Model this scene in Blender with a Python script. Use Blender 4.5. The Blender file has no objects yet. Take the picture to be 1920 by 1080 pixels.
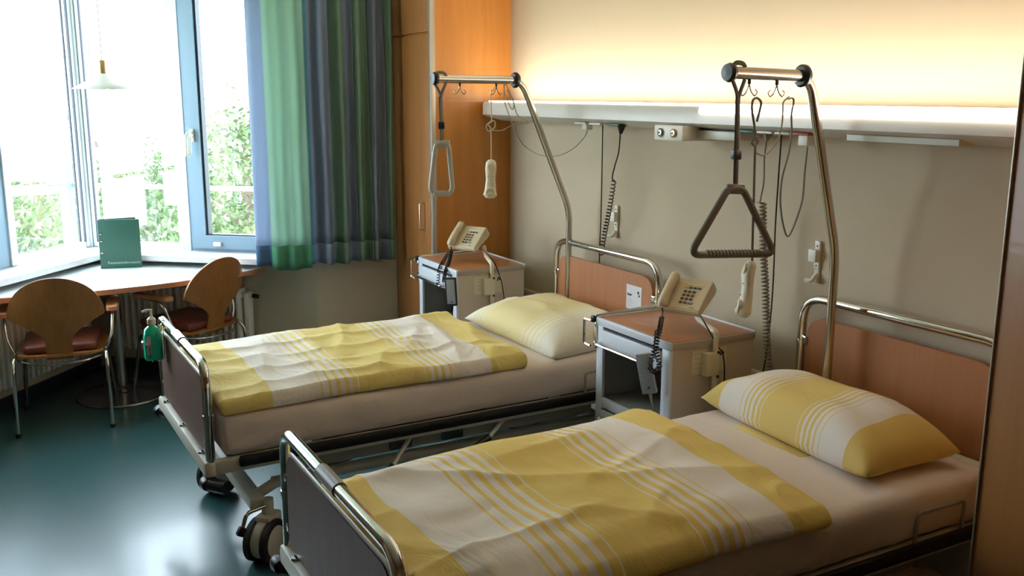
import bpy, bmesh, math, random
from mathutils import Vector, Matrix, noise
PI = math.pi
scn = bpy.context.scene
col = scn.collection
random.seed(4)

# ------------------------------------------------------------------ camera, world, exposure
CAM = Vector((2.3143, -2.884, 1.82)); FPX = 1783.0
YAW, PIT, ROLL = .5076, .2009, .0034
fw = Vector((-math.cos(YAW)*math.cos(PIT), math.sin(YAW)*math.cos(PIT), -math.sin(PIT)))
rt = fw.cross(Vector((0, 0, 1))).normalized(); up = rt.cross(fw)
c_, s_ = math.cos(ROLL), math.sin(ROLL)
rt, up = c_*rt + s_*up, -s_*rt + c_*up
cd = bpy.data.cameras.new('camera'); cam = bpy.data.objects.new('camera', cd); col.objects.link(cam)
cd.sensor_width = 36; cd.lens = FPX/1920*36; cd.clip_start = .05; cd.clip_end = 200
cam.matrix_world = Matrix(((rt.x, up.x, -fw.x, CAM.x), (rt.y, up.y, -fw.y, CAM.y), (rt.z, up.z, -fw.z, CAM.z), (0, 0, 0, 1)))
scn.camera = cam
scn.view_settings.view_transform = 'Standard'; scn.view_settings.look = 'None'
scn.view_settings.gamma = 1; scn.view_settings.use_curve_mapping = False
scn.view_settings.exposure = 0.12

w = bpy.data.worlds.new('sky'); scn.world = w; w.use_nodes = True
w.node_tree.nodes['Background'].inputs[0].default_value = (.80, .92, 1.0, 1)
w.node_tree.nodes['Background'].inputs[1].default_value = 13.5

# ray helpers: where the camera's line through a photo pixel meets a real plane
def ray(x, y): return rt*((x-960)/FPX) - up*((y-540)/FPX) + fw
def BX(x, y, X): d = ray(x, y); return CAM + d*((X-CAM.x)/d.x)
def BY(x, y, Y): d = ray(x, y); return CAM + d*((Y-CAM.y)/d.y)
def BZ(x, y, Z): d = ray(x, y); return CAM + d*((Z-CAM.z)/d.z)
def V(*a): return Vector(a)

# ------------------------------------------------------------------ materials
def nt(name):
    m = bpy.data.materials.new(name); m.use_nodes = True
    return m, m.node_tree.nodes, m.node_tree.links, m.node_tree.nodes['Principled BSDF']
def mat(name, c, rough=.5, metal=0, bump=0, bscale=50, spec=.5, var=0, vscale=8, coat=0):
    m, N, L, P = nt(name)
    P.inputs['Base Color'].default_value = (*c, 1); P.inputs['Roughness'].default_value = rough
    P.inputs['Metallic'].default_value = metal; P.inputs['Specular IOR Level'].default_value = spec
    if coat: P.inputs['Coat Weight'].default_value = coat
    tc = N.new('ShaderNodeTexCoord')
    nz = N.new('ShaderNodeTexNoise'); nz.inputs['Scale'].default_value = vscale; nz.inputs['Detail'].default_value = 4
    L.new(tc.outputs['Object'], nz.inputs['Vector'])
    mx = N.new('ShaderNodeMix'); mx.data_type = 'RGBA'
    v = var or .03
    mx.inputs[6].default_value = (*[x*(1-v) for x in c], 1); mx.inputs[7].default_value = (*[min(1, x*(1+v)) for x in c], 1)
    L.new(nz.outputs['Fac'], mx.inputs[0]); L.new(mx.outputs[2], P.inputs['Base Color'])
    if bump:
        n2 = N.new('ShaderNodeTexNoise'); n2.inputs['Scale'].default_value = bscale; n2.inputs['Detail'].default_value = 3
        L.new(tc.outputs['Object'], n2.inputs['Vector'])
        b = N.new('ShaderNodeBump'); b.inputs['Strength'].default_value = bump; b.inputs['Distance'].default_value = .01
        L.new(n2.outputs['Fac'], b.inputs['Height']); L.new(b.outputs['Normal'], P.inputs['Normal'])
    return m
def wood(name, c1, c2, rough=.4, stretch=(14, 14, 1), coat=.1):
    m, N, L, P = nt(name)
    tc = N.new('ShaderNodeTexCoord'); mp = N.new('ShaderNodeMapping'); mp.inputs['Scale'].default_value = stretch
    L.new(tc.outputs['Object'], mp.inputs['Vector'])
    nz = N.new('ShaderNodeTexNoise'); nz.inputs['Scale'].default_value = 2.2; nz.inputs['Detail'].default_value = 8; nz.inputs['Roughness'].default_value = .65; nz.inputs['Distortion'].default_value = .6
    L.new(mp.outputs['Vector'], nz.inputs['Vector'])
    r = N.new('ShaderNodeValToRGB'); r.color_ramp.elements[0].position = .3; r.color_ramp.elements[1].position = .72
    r.color_ramp.elements[0].color = (*c1, 1); r.color_ramp.elements[1].color = (*c2, 1)
    L.new(nz.outputs['Fac'], r.inputs[0]); L.new(r.outputs[0], P.inputs['Base Color'])
    P.inputs['Roughness'].default_value = rough; P.inputs['Coat Weight'].default_value = coat
    return m
def emit(name, c, s):
    m = bpy.data.materials.new(name); m.use_nodes = True; N = m.node_tree.nodes; L = m.node_tree.links
    N.clear(); e = N.new('ShaderNodeEmission'); o = N.new('ShaderNodeOutputMaterial')
    e.inputs[0].default_value = (*c, 1); e.inputs[1].default_value = s; L.new(e.outputs[0], o.inputs[0]); return m
def glass(name, tint=(.97, .99, 1), refl=.06):
    m = bpy.data.materials.new(name); m.use_nodes = True; N = m.node_tree.nodes; L = m.node_tree.links
    N.clear(); t = N.new('ShaderNodeBsdfTransparent'); g = N.new('ShaderNodeBsdfGlossy'); x = N.new('ShaderNodeMixShader'); o = N.new('ShaderNodeOutputMaterial')
    t.inputs[0].default_value = (*tint, 1); g.inputs['Roughness'].default_value = .01; x.inputs[0].default_value = refl
    L.new(t.outputs[0], x.inputs[1]); L.new(g.outputs[0], x.inputs[2]); L.new(x.outputs[0], o.inputs[0]); return m
STOPS_DUVET = None
YEL, WHT = (.82, .60, .17), (.84, .76, .68)
def cloth_bands(name, stops, wr=.35, trans=0):
    """fabric woven in bands: UV.x runs along the cloth; stops = [(position, colour)]"""
    m, N, L, P = nt(name)
    uv = N.new('ShaderNodeTexCoord'); sp = N.new('ShaderNodeSeparateXYZ'); L.new(uv.outputs['UV'], sp.inputs[0])
    r = N.new('ShaderNodeValToRGB'); cr = r.color_ramp; cr.interpolation = 'CONSTANT'
    while len(cr.elements) > 1: cr.elements.remove(cr.elements[-1])
    cr.elements[0].position = 0; cr.elements[0].color = (*stops[0][1], 1)
    for p_, c in stops[1:]:
        e = cr.elements.new(p_); e.color = (*c, 1)
    L.new(sp.outputs['X'], r.inputs[0]); L.new(r.outputs[0], P.inputs['Base Color'])
    P.inputs['Roughness'].default_value = .75; P.inputs['Sheen Weight'].default_value = .1; P.inputs['Specular IOR Level'].default_value = .25
    mp = N.new('ShaderNodeMapping'); mp.inputs['Scale'].default_value = (1.8, 3.6, 4)
    L.new(uv.outputs['Object'], mp.inputs['Vector'])
    nz = N.new('ShaderNodeTexNoise'); nz.inputs['Scale'].default_value = 1.6; nz.inputs['Detail'].default_value = 5; nz.inputs['Distortion'].default_value = 1.2
    L.new(mp.outputs['Vector'], nz.inputs['Vector'])
    b = N.new('ShaderNodeBump'); b.inputs['Strength'].default_value = wr; b.inputs['Distance'].default_value = .03
    L.new(nz.outputs['Fac'], b.inputs['Height']); L.new(b.outputs['Normal'], P.inputs['Normal'])
    return m
def band_stops(y0, s0, s1, s2, s3, y1, yel=YEL, wht=WHT):
    """yellow to y0, white to s0, thin stripes s0-s1, yellow to s2, thin stripes s2-s3, white to y1, yellow"""
    st = [(0, yel), (y0, wht)]
    def stripes(a, b, rev):
        n = 5; out = []
        for i in range(n):
            f = i/n; wd = (.18 + .62*f)/n
            p0 = a + (b-a)*((i+.5)/n - wd/2); p1 = p0 + (b-a)*wd
            out.append((p0, p1))
        if rev: out = [(a+b-q, a+b-p) for p, q in reversed(out)]
        r = []
        for p, q in out: r += [(p, yel), (q, wht)]
        return r
    st += stripes(s0, s1, False); st.append((s1, yel)); st.append((s2, wht)); st += stripes(s2, s3, True); st.append((y1, yel))
    return st

M = {}
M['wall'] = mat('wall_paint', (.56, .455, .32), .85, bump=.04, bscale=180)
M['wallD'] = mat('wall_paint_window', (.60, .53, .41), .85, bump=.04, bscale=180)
M['ceil'] = mat('ceiling_paint', (.80, .78, .72), .9)
M['floor'] = None
M['frame_w'] = mat('white_window_frame', (.62, .67, .70), .4)
M['frame_b'] = mat('blue_grey_window_frame', (.23, .34, .44), .35)
M['gasket'] = mat('black_gasket', (.02, .03, .05), .5)
M['glass'] = glass('window_glass')
M['sill'] = mat('sill_stone', (.62, .60, .60), .25, var=.12, vscale=30)
M['chrome'] = mat('chrome', (.72, .71, .69), .10, 1)
M['steel'] = mat('brushed_steel', (.58, .54, .49), .22, 1)
M['darksteel'] = mat('dark_steel', (.22, .22, .24), .2, .8)
M['cream'] = mat('cream_enamel', (.66, .62, .52), .35)
M['greyenamel'] = mat('grey_enamel', (.34, .33, .30), .4)
M['black'] = mat('black_plastic', (.012, .011, .011), .38)
M['rubber'] = mat('black_rubber', (.018, .017, .016), .6)
M['board'] = wood('brown_laminate', (.40, .155, .060), (.47, .195, .080), .38, (10, 10, 1))
M['footboard'] = wood('dull_brown_laminate', (.155, .088, .07), (.19, .11, .085), .45, (10, 10, 1))
M['footboard'].node_tree.nodes['Principled BSDF'].inputs['Specular IOR Level'].default_value = .2; M['footboard'].node_tree.nodes['Principled BSDF'].inputs['Coat Weight'].default_value = 0
M['beech'] = wood('orange_beech_veneer', (.50, .185, .032), (.62, .255, .05), .36, (9, 9, .5))
M['door'] = wood('shaded_beech_door', (.35, .135, .034), (.43, .175, .048), .42, (9, 9, .5))  # beech again, with the shade on the wardrobe fronts mixed into the colour
M['chairwood'] = wood('chair_beech', (.33, .135, .040), (.45, .195, .062), .33, (16, 16, 1.2))
M['edge'] = wood('edge_beech', (.50, .20, .09), (.60, .27, .13), .4, (3, 3, 12))
M['edging'] = mat('alloy_edging', (.55, .50, .44), .35, .6)
M['leather'] = mat('brown_leather', (.19, .055, .040), .36, bump=.15, bscale=120)
M['tabletop'] = mat('pale_grey_laminate', (.68, .76, .77), .2)
M['radiator'] = mat('radiator_enamel', (.86, .85, .80), .4)
M['binder'] = mat('green_binder', (.035, .115, .085), .45)
M['print'] = mat('pale_green_print', (.42, .62, .52), .5)
M['phone'] = mat('beige_phone_plastic', (.62, .52, .34), .42)
M['phonetrim'] = mat('pale_beige_plastic', (.72, .64, .46), .45)
M['keydark'] = mat('dark_brown_key', (.13, .075, .05), .5)
M['keyyellow'] = mat('yellow_key', (.75, .50, .02), .5)
M['keygreen'] = mat('green_key', (.02, .17, .15), .5)
M['keyblue'] = mat('blue_key', (.04, .06, .22), .5)
M['keyviolet'] = mat('pale_violet_key', (.26, .27, .45), .5)
M['white'] = mat('white_plastic', (.76, .72, .62), .4)
M['cabwhite'] = mat('cabinet_white_laminate', (.60, .58, .56), .4)
M['cabfront'] = mat('cabinet_pale_front', (.66, .68, .74), .35)
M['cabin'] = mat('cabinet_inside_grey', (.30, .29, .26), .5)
M['cabside'] = mat('cabinet_cream_side', (.60, .50, .38), .45)
M['cabedge'] = mat('cabinet_grey_edge', (.42, .37, .30), .45)
M['shelf'] = mat('shelf_enamel', (.66, .62, .57), .35)
M['tube'] = emit('warm_tube_light', (1, .91, .76), 15)
M['gel'] = None
M['strap'] = mat('dark_webbing', (.055, .045, .035), .7)
M['strapgrey'] = mat('grey_webbing', (.20, .17, .14), .7)
M['tri'] = mat('grey_brown_handle_plastic', (.13, .115, .09), .45)
M['trilight'] = mat('pale_grey_handle_plastic', (.42, .40, .36), .45)
M['cordgrey'] = mat('grey_cord', (.30, .26, .20), .6)
M['cordbrown'] = mat('brown_grey_cord', (.14, .12, .095), .6)
M['cordwhite'] = mat('pale_cord', (.52, .46, .36), .5)
M['handset'] = mat('ivory_handset', (.72, .66, .50), .42)
M['greyremote'] = mat('grey_remote', (.36, .39, .44), .45)
M['greenplug'] = mat('green_socket', (.02, .16, .10), .45)
M['redmark'] = mat('red_marker', (.45, .05, .02), .5)
M['bumper'] = mat('grey_wall_bumper', (.46, .45, .47), .45)
M['paper'] = mat('sticker_paper', (.70, .68, .70), .6)
M['ink'] = mat('black_ink', (.03, .03, .04), .6)
M['greyink'] = mat('grey_ink', (.35, .35, .38), .6)
M['blueink'] = mat('blue_ink', (.03, .07, .35), .6)
M['foliage'] = mat('pale_leaves', (.115, .16, .070), .6, var=.4, vscale=3)
M['foliage2'] = mat('spruce_needles', (.10, .15, .11), .6, var=.3, vscale=3)
M['bark'] = mat('bark', (.16, .12, .09), .9)
M['lawn'] = mat('lawn', (.20, .28, .10), .9, var=.3, vscale=.5)
M['bwall'] = mat('building_blue_grey', (.10, .14, .20), .5)
M['bglass'] = mat('building_window', (.05, .12, .18), .1)
M['lampwhite'] = mat('lamp_shade_enamel', (.72, .70, .68), .35)
M['brass'] = mat('brass', (.55, .36, .18), .3, .8)
M['amber'] = mat('amber_ring', (.42, .22, .06), .35)
def floor_mat():
    m, N, L, P = nt('green_linoleum')
    tc = N.new('ShaderNodeTexCoord'); n1 = N.new('ShaderNodeTexNoise'); n1.inputs['Scale'].default_value = 60; n1.inputs['Detail'].default_value = 8; n1.inputs['Roughness'].default_value = .7
    L.new(tc.outputs['Object'], n1.inputs['Vector'])
    r = N.new('ShaderNodeValToRGB'); r.color_ramp.elements[0].color = (.026, .088, .096, 1); r.color_ramp.elements[1].color = (.031, .099, .108, 1)
    r.color_ramp.elements[0].position = .35; r.color_ramp.elements[1].position = .7
    L.new(n1.outputs['Fac'], r.inputs[0]); L.new(r.outputs[0], P.inputs['Base Color'])
    P.inputs['Roughness'].default_value = .34; P.inputs['Specular IOR Level'].default_value = .8; P.inputs['Coat Weight'].default_value = .35; P.inputs['Coat Roughness'].default_value = .14
    n2 = N.new('ShaderNodeTexNoise'); n2.inputs['Scale'].default_value = 6; n2.inputs['Detail'].default_value = 1
    L.new(tc.outputs['Object'], n2.inputs['Vector'])
    b = N.new('ShaderNodeBump'); b.inputs['Strength'].default_value = .035; b.inputs['Distance'].default_value = .02
    L.new(n2.outputs['Fac'], b.inputs['Height']); L.new(b.outputs['Normal'], P.inputs['Normal'])
    return m
M['floor'] = floor_mat()
def gel_mat():
    m, N, L, P = nt('green_gel_bottle')
    P.inputs['Base Color'].default_value = (.03, .74, .47, 1); P.inputs['Roughness'].default_value = .18
    P.inputs['Subsurface Weight'].default_value = .35; P.inputs['Subsurface Radius'].default_value = (.02, .08, .05); P.inputs['Subsurface Scale'].default_value = .3
    return m
M['gel'] = gel_mat()
def curtain_mat(name, c, tr):
    m = bpy.data.materials.new(name); m.use_nodes = True; N = m.node_tree.nodes; L = m.node_tree.links
    N.clear(); o = N.new('ShaderNodeOutputMaterial'); d = N.new('ShaderNodeBsdfDiffuse'); t = N.new('ShaderNodeBsdfTranslucent'); x = N.new('ShaderNodeMixShader')
    tc = N.new('ShaderNodeTexCoord'); nz = N.new('ShaderNodeTexNoise'); nz.inputs['Scale'].default_value = 300; L.new(tc.outputs['Object'], nz.inputs['Vector'])
    mx = N.new('ShaderNodeMix'); mx.data_type = 'RGBA'; mx.inputs[6].default_value = (*[v*.85 for v in c], 1); mx.inputs[7].default_value = (*[min(1, v*1.15) for v in c], 1)
    L.new(nz.outputs['Fac'], mx.inputs[0]); L.new(mx.outputs[2], d.inputs[0]); L.new(mx.outputs[2], t.inputs[0])
    x.inputs[0].default_value = tr; L.new(d.outputs[0], x.inputs[1]); L.new(t.outputs[0], x.inputs[2]); L.new(x.outputs[0], o.inputs[0]); return m
M['cgreen'] = curtain_mat('green_curtain_cloth', (.50, .68, .58), .58)
M['cblue'] = curtain_mat('blue_curtain_cloth', (.46, .53, .66), .58)
M['cteal'] = curtain_mat('teal_curtain_cloth', (.14, .36, .42), .42)
M['cblue2'] = curtain_mat('shaded_blue_curtain_cloth', (.33, .38, .48), .45)  # blue cloth darkened in colour for the right widths, which get no backlight
M['cgreen2'] = curtain_mat('shaded_green_curtain_cloth', (.28, .42, .31), .45)  # green cloth with the missing backlight painted in as a darker tone
M['colive'] = curtain_mat('sage_curtain_cloth', (.22, .34, .22), .42)
M['cgreenhem'] = curtain_mat('green_curtain_hem', (.10, .30, .18), .15)
M['cbluehem'] = curtain_mat('blue_curtain_hem', (.10, .17, .30), .15)
M['sheet'] = cloth_bands('fitted_sheet', [(0, (.78, .66, .58))], .25)
M['duvetA'] = cloth_bands('far_duvet_cotton', band_stops(.15, .28, .41, .62, .74, .86, (.82, .64, .22)), .6)
M['duvetB'] = cloth_bands('near_duvet_cotton', band_stops(.10, .25, .42, .63, .78, .885), .6)
M['pillowA'] = cloth_bands('far_pillow_cotton', [(0, WHT)] + [s for s in band_stops(0.0, .04, .22, .62, .84, .999, (.84, .70, .36), (.84, .78, .66))][1:-1], .3)
M['pillowB'] = cloth_bands('near_pillow_cotton', band_stops(.12, .24, .38, .60, .74, .86, (.80, .58, .18), (.84, .76, .68)), .3)

# ------------------------------------------------------------------ mesh helpers
class MB:
    def __init__(s, *mats): s.bm = bmesh.new(); s.mats = list(mats); s.mi = 0; s.uv = None
    def use(s, m):
        if m not in s.mats: s.mats.append(m)
        s.mi = s.mats.index(m); return s
    def _f(s, vs, smooth=True):
        try: f = s.bm.faces.new(vs)
        except ValueError: return None
        f.material_index = s.mi; f.smooth = smooth; return f
    def box(s, c, d, R=None, bev=0, seg=2):
        tmp = bmesh.new(); bmesh.ops.create_cube(tmp, size=1)
        for v in tmp.verts: v.co = Vector((v.co.x*d[0], v.co.y*d[1], v.co.z*d[2]))
        if bev: bmesh.ops.bevel(tmp, geom=list(tmp.edges), offset=min(bev, min(d)*.49), segments=seg, affect='EDGES', profile=.5)
        mp = {}
        for v in tmp.verts:
            co = v.co.copy()
            if R is not None: co = R @ co
            mp[v] = s.bm.verts.new(co + Vector(c))
        for f in tmp.faces: s._f([mp[v] for v in f.verts])
        tmp.free(); return s
    def bx(s, x0, x1, y0, y1, z0, z1, bev=0):
        return s.box(((x0+x1)/2, (y0+y1)/2, (z0+z1)/2), (abs(x1-x0), abs(y1-y0), abs(z1-z0)), None, bev)
    def tube(s, pts, r, n=10, caps=True, closed=False, flat=None):
        pts = [Vector(p) for p in pts]; k = len(pts)
        rr = r if isinstance(r, (list, tuple)) else [r]*k
        rings = []; nrm = None
        for i, p in enumerate(pts):
            if closed: t = pts[(i+1) % k] - pts[i-1]
            else: t = pts[min(i+1, k-1)] - pts[max(i-1, 0)]
            if t.length < 1e-9: t = Vector((0, 0, 1))
            t.normalize()
            if nrm is None:
                a = Vector((0, 0, 1)) if abs(t.z) < .9 else Vector((1, 0, 0))
                nrm = (a - t*a.dot(t)).normalized()
            else:
                nrm = nrm - t*nrm.dot(t)
                if nrm.length < 1e-6: nrm = t.orthogonal()
                nrm.normalize()
            b = t.cross(nrm)
            fx, fy = (flat if flat else (1, 1))
            rings.append([s.bm.verts.new(p + nrm*(math.cos(2*PI*j/n)*rr[i]*fx) + b*(math.sin(2*PI*j/n)*rr[i]*fy)) for j in range(n)])
        m = k if closed else k-1
        for i in range(m):
            a, b = rings[i], rings[(i+1) % k]
            for j in range(n): s._f([a[j], a[(j+1) % n], b[(j+1) % n], b[j]])
        if caps and not closed: s._f(list(reversed(rings[0]))); s._f(rings[-1])
        return s
    def cyl(s, a, b, r, n=16, r2=None): return s.tube([a, b], [r, r if r2 is None else r2], n)
    def lathe(s, prof, c=(0, 0, 0), n=32, R=None, ang=2*PI):
        rings = []
        for r, z in prof:
            ring = []
            for j in range(n):
                a = 2*PI*j/n; v = Vector((r*math.cos(a), r*math.sin(a), z))
                if R is not None: v = R @ v
                ring.append(s.bm.verts.new(v + Vector(c)))
            rings.append(ring)
        for i in range(len(rings)-1):
            for j in range(n): s._f([rings[i][j], rings[i][(j+1) % n], rings[i+1][(j+1) % n], rings[i+1][j]])
        if prof[0][0] > 1e-5: s._f(list(reversed(rings[0])))
        if prof[-1][0] > 1e-5: s._f(rings[-1])
        return s
    def prism(s, poly, axis, a, b):
        """poly: 2D points; axis 'x','y','z' extrude a..b"""
        def P(p, t):
            return {'x': (t, p[0], p[1]), 'y': (p[0], t, p[1]), 'z': (p[0], p[1], t)}[axis]
        A = [s.bm.verts.new(P(p, a)) for p in poly]; B = [s.bm.verts.new(P(p, b)) for p in poly]
        n = len(poly); s._f(A); s._f(list(reversed(B)))
        for i in range(n): s._f([A[i], B[i], B[(i+1) % n], A[(i+1) % n]])
        return s
    def build(s, name, m=None, parent=None, loc=None, angle=40, recalc=True):
        if recalc: bmesh.ops.recalc_face_normals(s.bm, faces=list(s.bm.faces))
        me = bpy.data.meshes.new(name); s.bm.to_mesh(me); s.bm.free()
        if m is not None: me.materials.append(m)
        for q in s.mats: me.materials.append(q)
        me.set_sharp_from_angle(angle=math.radians(angle))
        o = bpy.data.objects.new(name, me); col.objects.link(o)
        if parent is not None: o.parent = parent
        if loc is not None: o.location = loc
        return o
def tag(o, label, cat=None, group=None):
    o['label'] = label
    if cat: o['category'] = cat
    if group: o['group'] = group
    return o
def struct(o, name=None): o['kind'] = 'structure'; return o
def thing(name, label, cat, loc=(0, 0, 0), rz=0, group=None):
    o = bpy.data.objects.new(name, None); col.objects.link(o); o.location = loc; o.rotation_euler = (0, 0, rz); o.empty_display_size = .1
    return tag(o, label, cat, group)
def copy_tree(o, parent=None):
    c = o.copy(); col.objects.link(c); c.parent = parent
    for ch in [x for x in list(col.objects) if x.parent == o]: copy_tree(ch, c)
    return c
def fillet(pts, r, n=6, closed=False):
    """round the corners of a polyline"""
    pts = [Vector(p) for p in pts]; out = []
    k = len(pts); rng = range(k) if closed else range(1, k-1)
    if not closed: out.append(pts[0])
    for i in rng:
        p, a, b = pts[i], pts[i-1], pts[(i+1) % k]
        da, db = (a-p), (b-p); rr = min(r, da.length*.49, db.length*.49)
        A = p + da.normalized()*rr; B = p + db.normalized()*rr
        for j in range(n+1):
            t = j/n; out.append(A*(1-t)**2 + p*2*t*(1-t) + B*t*t)
    if not closed: out.append(pts[-1])
    return out
def spline(pts, n=8):
    pts = [Vector(p) for p in pts]; q = [pts[0]*2-pts[1]] + pts + [pts[-1]*2-pts[-2]]; out = []
    for i in range(1, len(q)-2):
        for j in range(n):
            t = j/n; a, b, c, d = q[i-1], q[i], q[i+1], q[i+2]
            out.append(.5*((2*b) + (c-a)*t + (2*a-5*b+4*c-d)*t*t + (3*b-a-3*c+d)*t**3))
    out.append(pts[-1]); return out
def helix(pts, R, turns, per=10):
    """coil round a path (list of points)"""
    pts = spline(pts, 12) if len(pts) > 2 else [Vector(pts[0]).lerp(Vector(pts[1]), i/40) for i in range(41)]
    L = [0]
    for i in range(1, len(pts)): L.append(L[-1] + (pts[i]-pts[i-1]).length)
    T = L[-1]; out = []; N = int(turns*per); j = 0; nrm = None
    for i in range(N+1):
        s = T*i/N
        while j < len(L)-2 and L[j+1] < s: j += 1
        f = (s-L[j])/max(1e-9, L[j+1]-L[j]); p = pts[j].lerp(pts[j+1], f); t = (pts[j+1]-pts[j]).normalized()
        if nrm is None: nrm = t.orthogonal().normalized()
        nrm = (nrm - t*nrm.dot(t)).normalized(); b = t.cross(nrm); a = 2*PI*i/per
        out.append(p + nrm*math.cos(a)*R + b*math.sin(a)*R)
    return out
def textmesh(name, body, size, m, parent, loc, rot=(0, 0, 0), ext=.0006, align='LEFT'):
    cu = bpy.data.curves.new(name, 'FONT'); cu.body = body; cu.size = size; cu.extrude = ext; cu.align_x = align
    t = bpy.data.objects.new(name+'_tmp', cu); col.objects.link(t)
    bpy.context.view_layer.update()
    me = bpy.data.meshes.new_from_object(t.evaluated_get(bpy.context.evaluated_depsgraph_get())); bpy.data.objects.remove(t); me.name = name
    me.materials.clear(); me.materials.append(m)
    o = bpy.data.objects.new(name, me); col.objects.link(o); o.parent = parent; o.location = loc; o.rotation_euler = rot
    return o
def nz(x, y, z=0, s=1): return noise.noise(Vector((x*s, y*s, z*s)))
def ridge(x, y, ang, s, st, seed):
    """soft crease lines running along ang"""
    c, q = math.cos(ang), math.sin(ang); a = (x*c + y*q)*s/st; b = (-x*q + y*c)*s
    v = noise.noise(Vector((a+seed, b+seed*1.7, seed*.3))); return (1-min(1, abs(v)*2.6))**2
def soft_block(name, sx, sy, sz, r, nx, ny, nzz, fn, m, parent=None, uvaxis=1):
    """closed rounded slab lattice; centre of base at origin; fn(x,y,z,px,py,pz)->Vector displaced; UV.x along sy"""
    bm = bmesh.new(); idx = {}
    uvl = bm.loops.layers.uv.new('UVMap'); uvv = {}
    def vert(i, j, k):
        key = (i, j, k)
        if key in idx: return idx[key]
        a, b, c = i/nx, j/ny, k/nzz
        p = Vector(((a-.5)*sx, (b-.5)*sy, c*sz))
        q = Vector((max(-sx/2+r, min(sx/2-r, p.x)), max(-sy/2+r, min(sy/2-r, p.y)), max(r, min(sz-r, p.z))))
        d = p-q
        if d.length > 1e-9: p = q + d.normalized()*min(r, d.length) if d.length > r*.2 else p
        if d.length > 1e-9 and d.length > r: p = q + d.normalized()*r
        p = fn(a, b, c, p); v = bm.verts.new(p); idx[key] = v; uvv[v] = (b if uvaxis == 1 else a, a if uvaxis == 1 else b); return v
    faces = []
    for i in range(nx):
        for j in range(ny):
            faces.append([(i, j, nzz), (i+1, j, nzz), (i+1, j+1, nzz), (i, j+1, nzz)]); faces.append([(i, j, 0), (i, j+1, 0), (i+1, j+1, 0), (i+1, j, 0)])
    for i in range(nx):
        for k in range(nzz):
            faces.append([(i, 0, k), (i+1, 0, k), (i+1, 0, k+1), (i, 0, k+1)]); faces.append([(i, ny, k), (i, ny, k+1), (i+1, ny, k+1), (i+1, ny, k)])
    for j in range(ny):
        for k in range(nzz):
            faces.append([(0, j, k), (0, j, k+1), (0, j+1, k+1), (0, j+1, k)]); faces.append([(nx, j, k), (nx, j+1, k), (nx, j+1, k+1), (nx, j, k+1)])
    for f in faces:
        F = bm.faces.new([vert(*q) for q in f]); F.smooth = True
        for l in F.loops: l[uvl].uv = uvv[l.vert]
    bmesh.ops.recalc_face_normals(bm, faces=list(bm.faces))
    me = bpy.data.meshes.new(name); bm.to_mesh(me); bm.free(); me.materials.append(m)
    o = bpy.data.objects.new(name, me); col.objects.link(o); o.parent = parent; return o

# ------------------------------------------------------------------ the room
XW, YW = -2.898, -.529                      # wardrobe side plane and front plane
AP = V(-4.583, -2.296); dB = V(.638, .770); dA = V(.762, -.647); nB = V(.770, -.638); nA = V(.647, .762)
def PB(u, k, z=0): p = AP + dB*u + nB*k; return Vector((p.x, p.y, z))
def PA(u, k, z=0): p = AP + dA*u + nA*k; return Vector((p.x, p.y, z))
CEIL = 2.75; ZS = .82
def quadbox(mb, P, u0, u1, k0, k1, z0, z1, bev=0):
    """box in the frame of a window wall (P = PA or PB)"""
    c = (P(u0, k0, z0)+P(u1, k1, z1))/2; ex = (P(1, 0)-P(0, 0)).normalized(); ey = (P(0, 1)-P(0, 0)).normalized()
    R = Matrix(((ex.x, ey.x, 0), (ex.y, ey.y, 0), (0, 0, 1)))
    mb.box(c, (abs(u1-u0), abs(k1-k0), abs(z1-z0)), R, bev); return mb
XE, YS = 3.3, -4.7
UB = 1.625; UA = 2.2
cornerB = PB(UB, .06); endA = PA(UA, .06)
struct(MB().prism([(XE+.1, .1), (-3.6, .1), (-3.6, cornerB.y+.1), (AP.x-.12, AP.y), (endA.x-.1, endA.y-.05), (endA.x-.1, YS-.1), (XE+.1, YS-.1)], 'z', -.1, 0).build('floor', M['floor']))
struct(MB().prism([(XE+.1, .1), (-3.6, .1), (-3.6, cornerB.y+.1), (AP.x-.12, AP.y), (endA.x-.1, endA.y-.05), (endA.x-.1, YS-.1), (XE+.1, YS-.1)], 'z', CEIL, CEIL+.1).build('ceiling', M['ceil']))
struct(MB().bx(-3.6, XE+.1, 0, .12, 0, CEIL).build('wall_head', M['wall']))
struct(MB().bx(-3.62, -3.5, cornerB.y-.0, .0, 0, CEIL).build('wall_left', M['wallD']))
struct(MB().bx(endA.x-.12, endA.x, YS, endA.y, 0, CEIL).build('wall_window_side', M['wallD']))
M['walldim'] = wood('bounce_cutting_dark_wall', (.20, .10, .04), (.28, .14, .055), .5)  # invented dark finish for the unseen walls, added to cut bounced light
struct(MB().bx(endA.x-.12, XE+.1, YS-.12, YS, 0, CEIL).build('wall_front', M['walldim']))
struct(MB().bx(XE, XE+.12, YS, 0, 0, CEIL).build('wall_right', M['walldim']))
m_ = MB(); quadbox(m_, PB, -.06, UB, -.1, .06, 0, ZS-.03); quadbox(m_, PB, -.05, UB, -.1, .0, 2.58, CEIL); struct(m_.build('wall_bay_right', M['wallD']))
m_ = MB(); quadbox(m_, PA, -.0, UA, -.1, .06, 0, ZS-.03); quadbox(m_, PA, -.05, UA, -.1, .0, 2.58, CEIL); struct(m_.build('wall_bay_left', M['wallD']))
# strip of wall between the right bay window and the room corner
m_ = MB(); quadbox(m_, PB, 1.50, UB, -.1, .0, ZS-.03, 2.58); struct(m_.build('wall_bay_jamb', M['wallD']))
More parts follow.
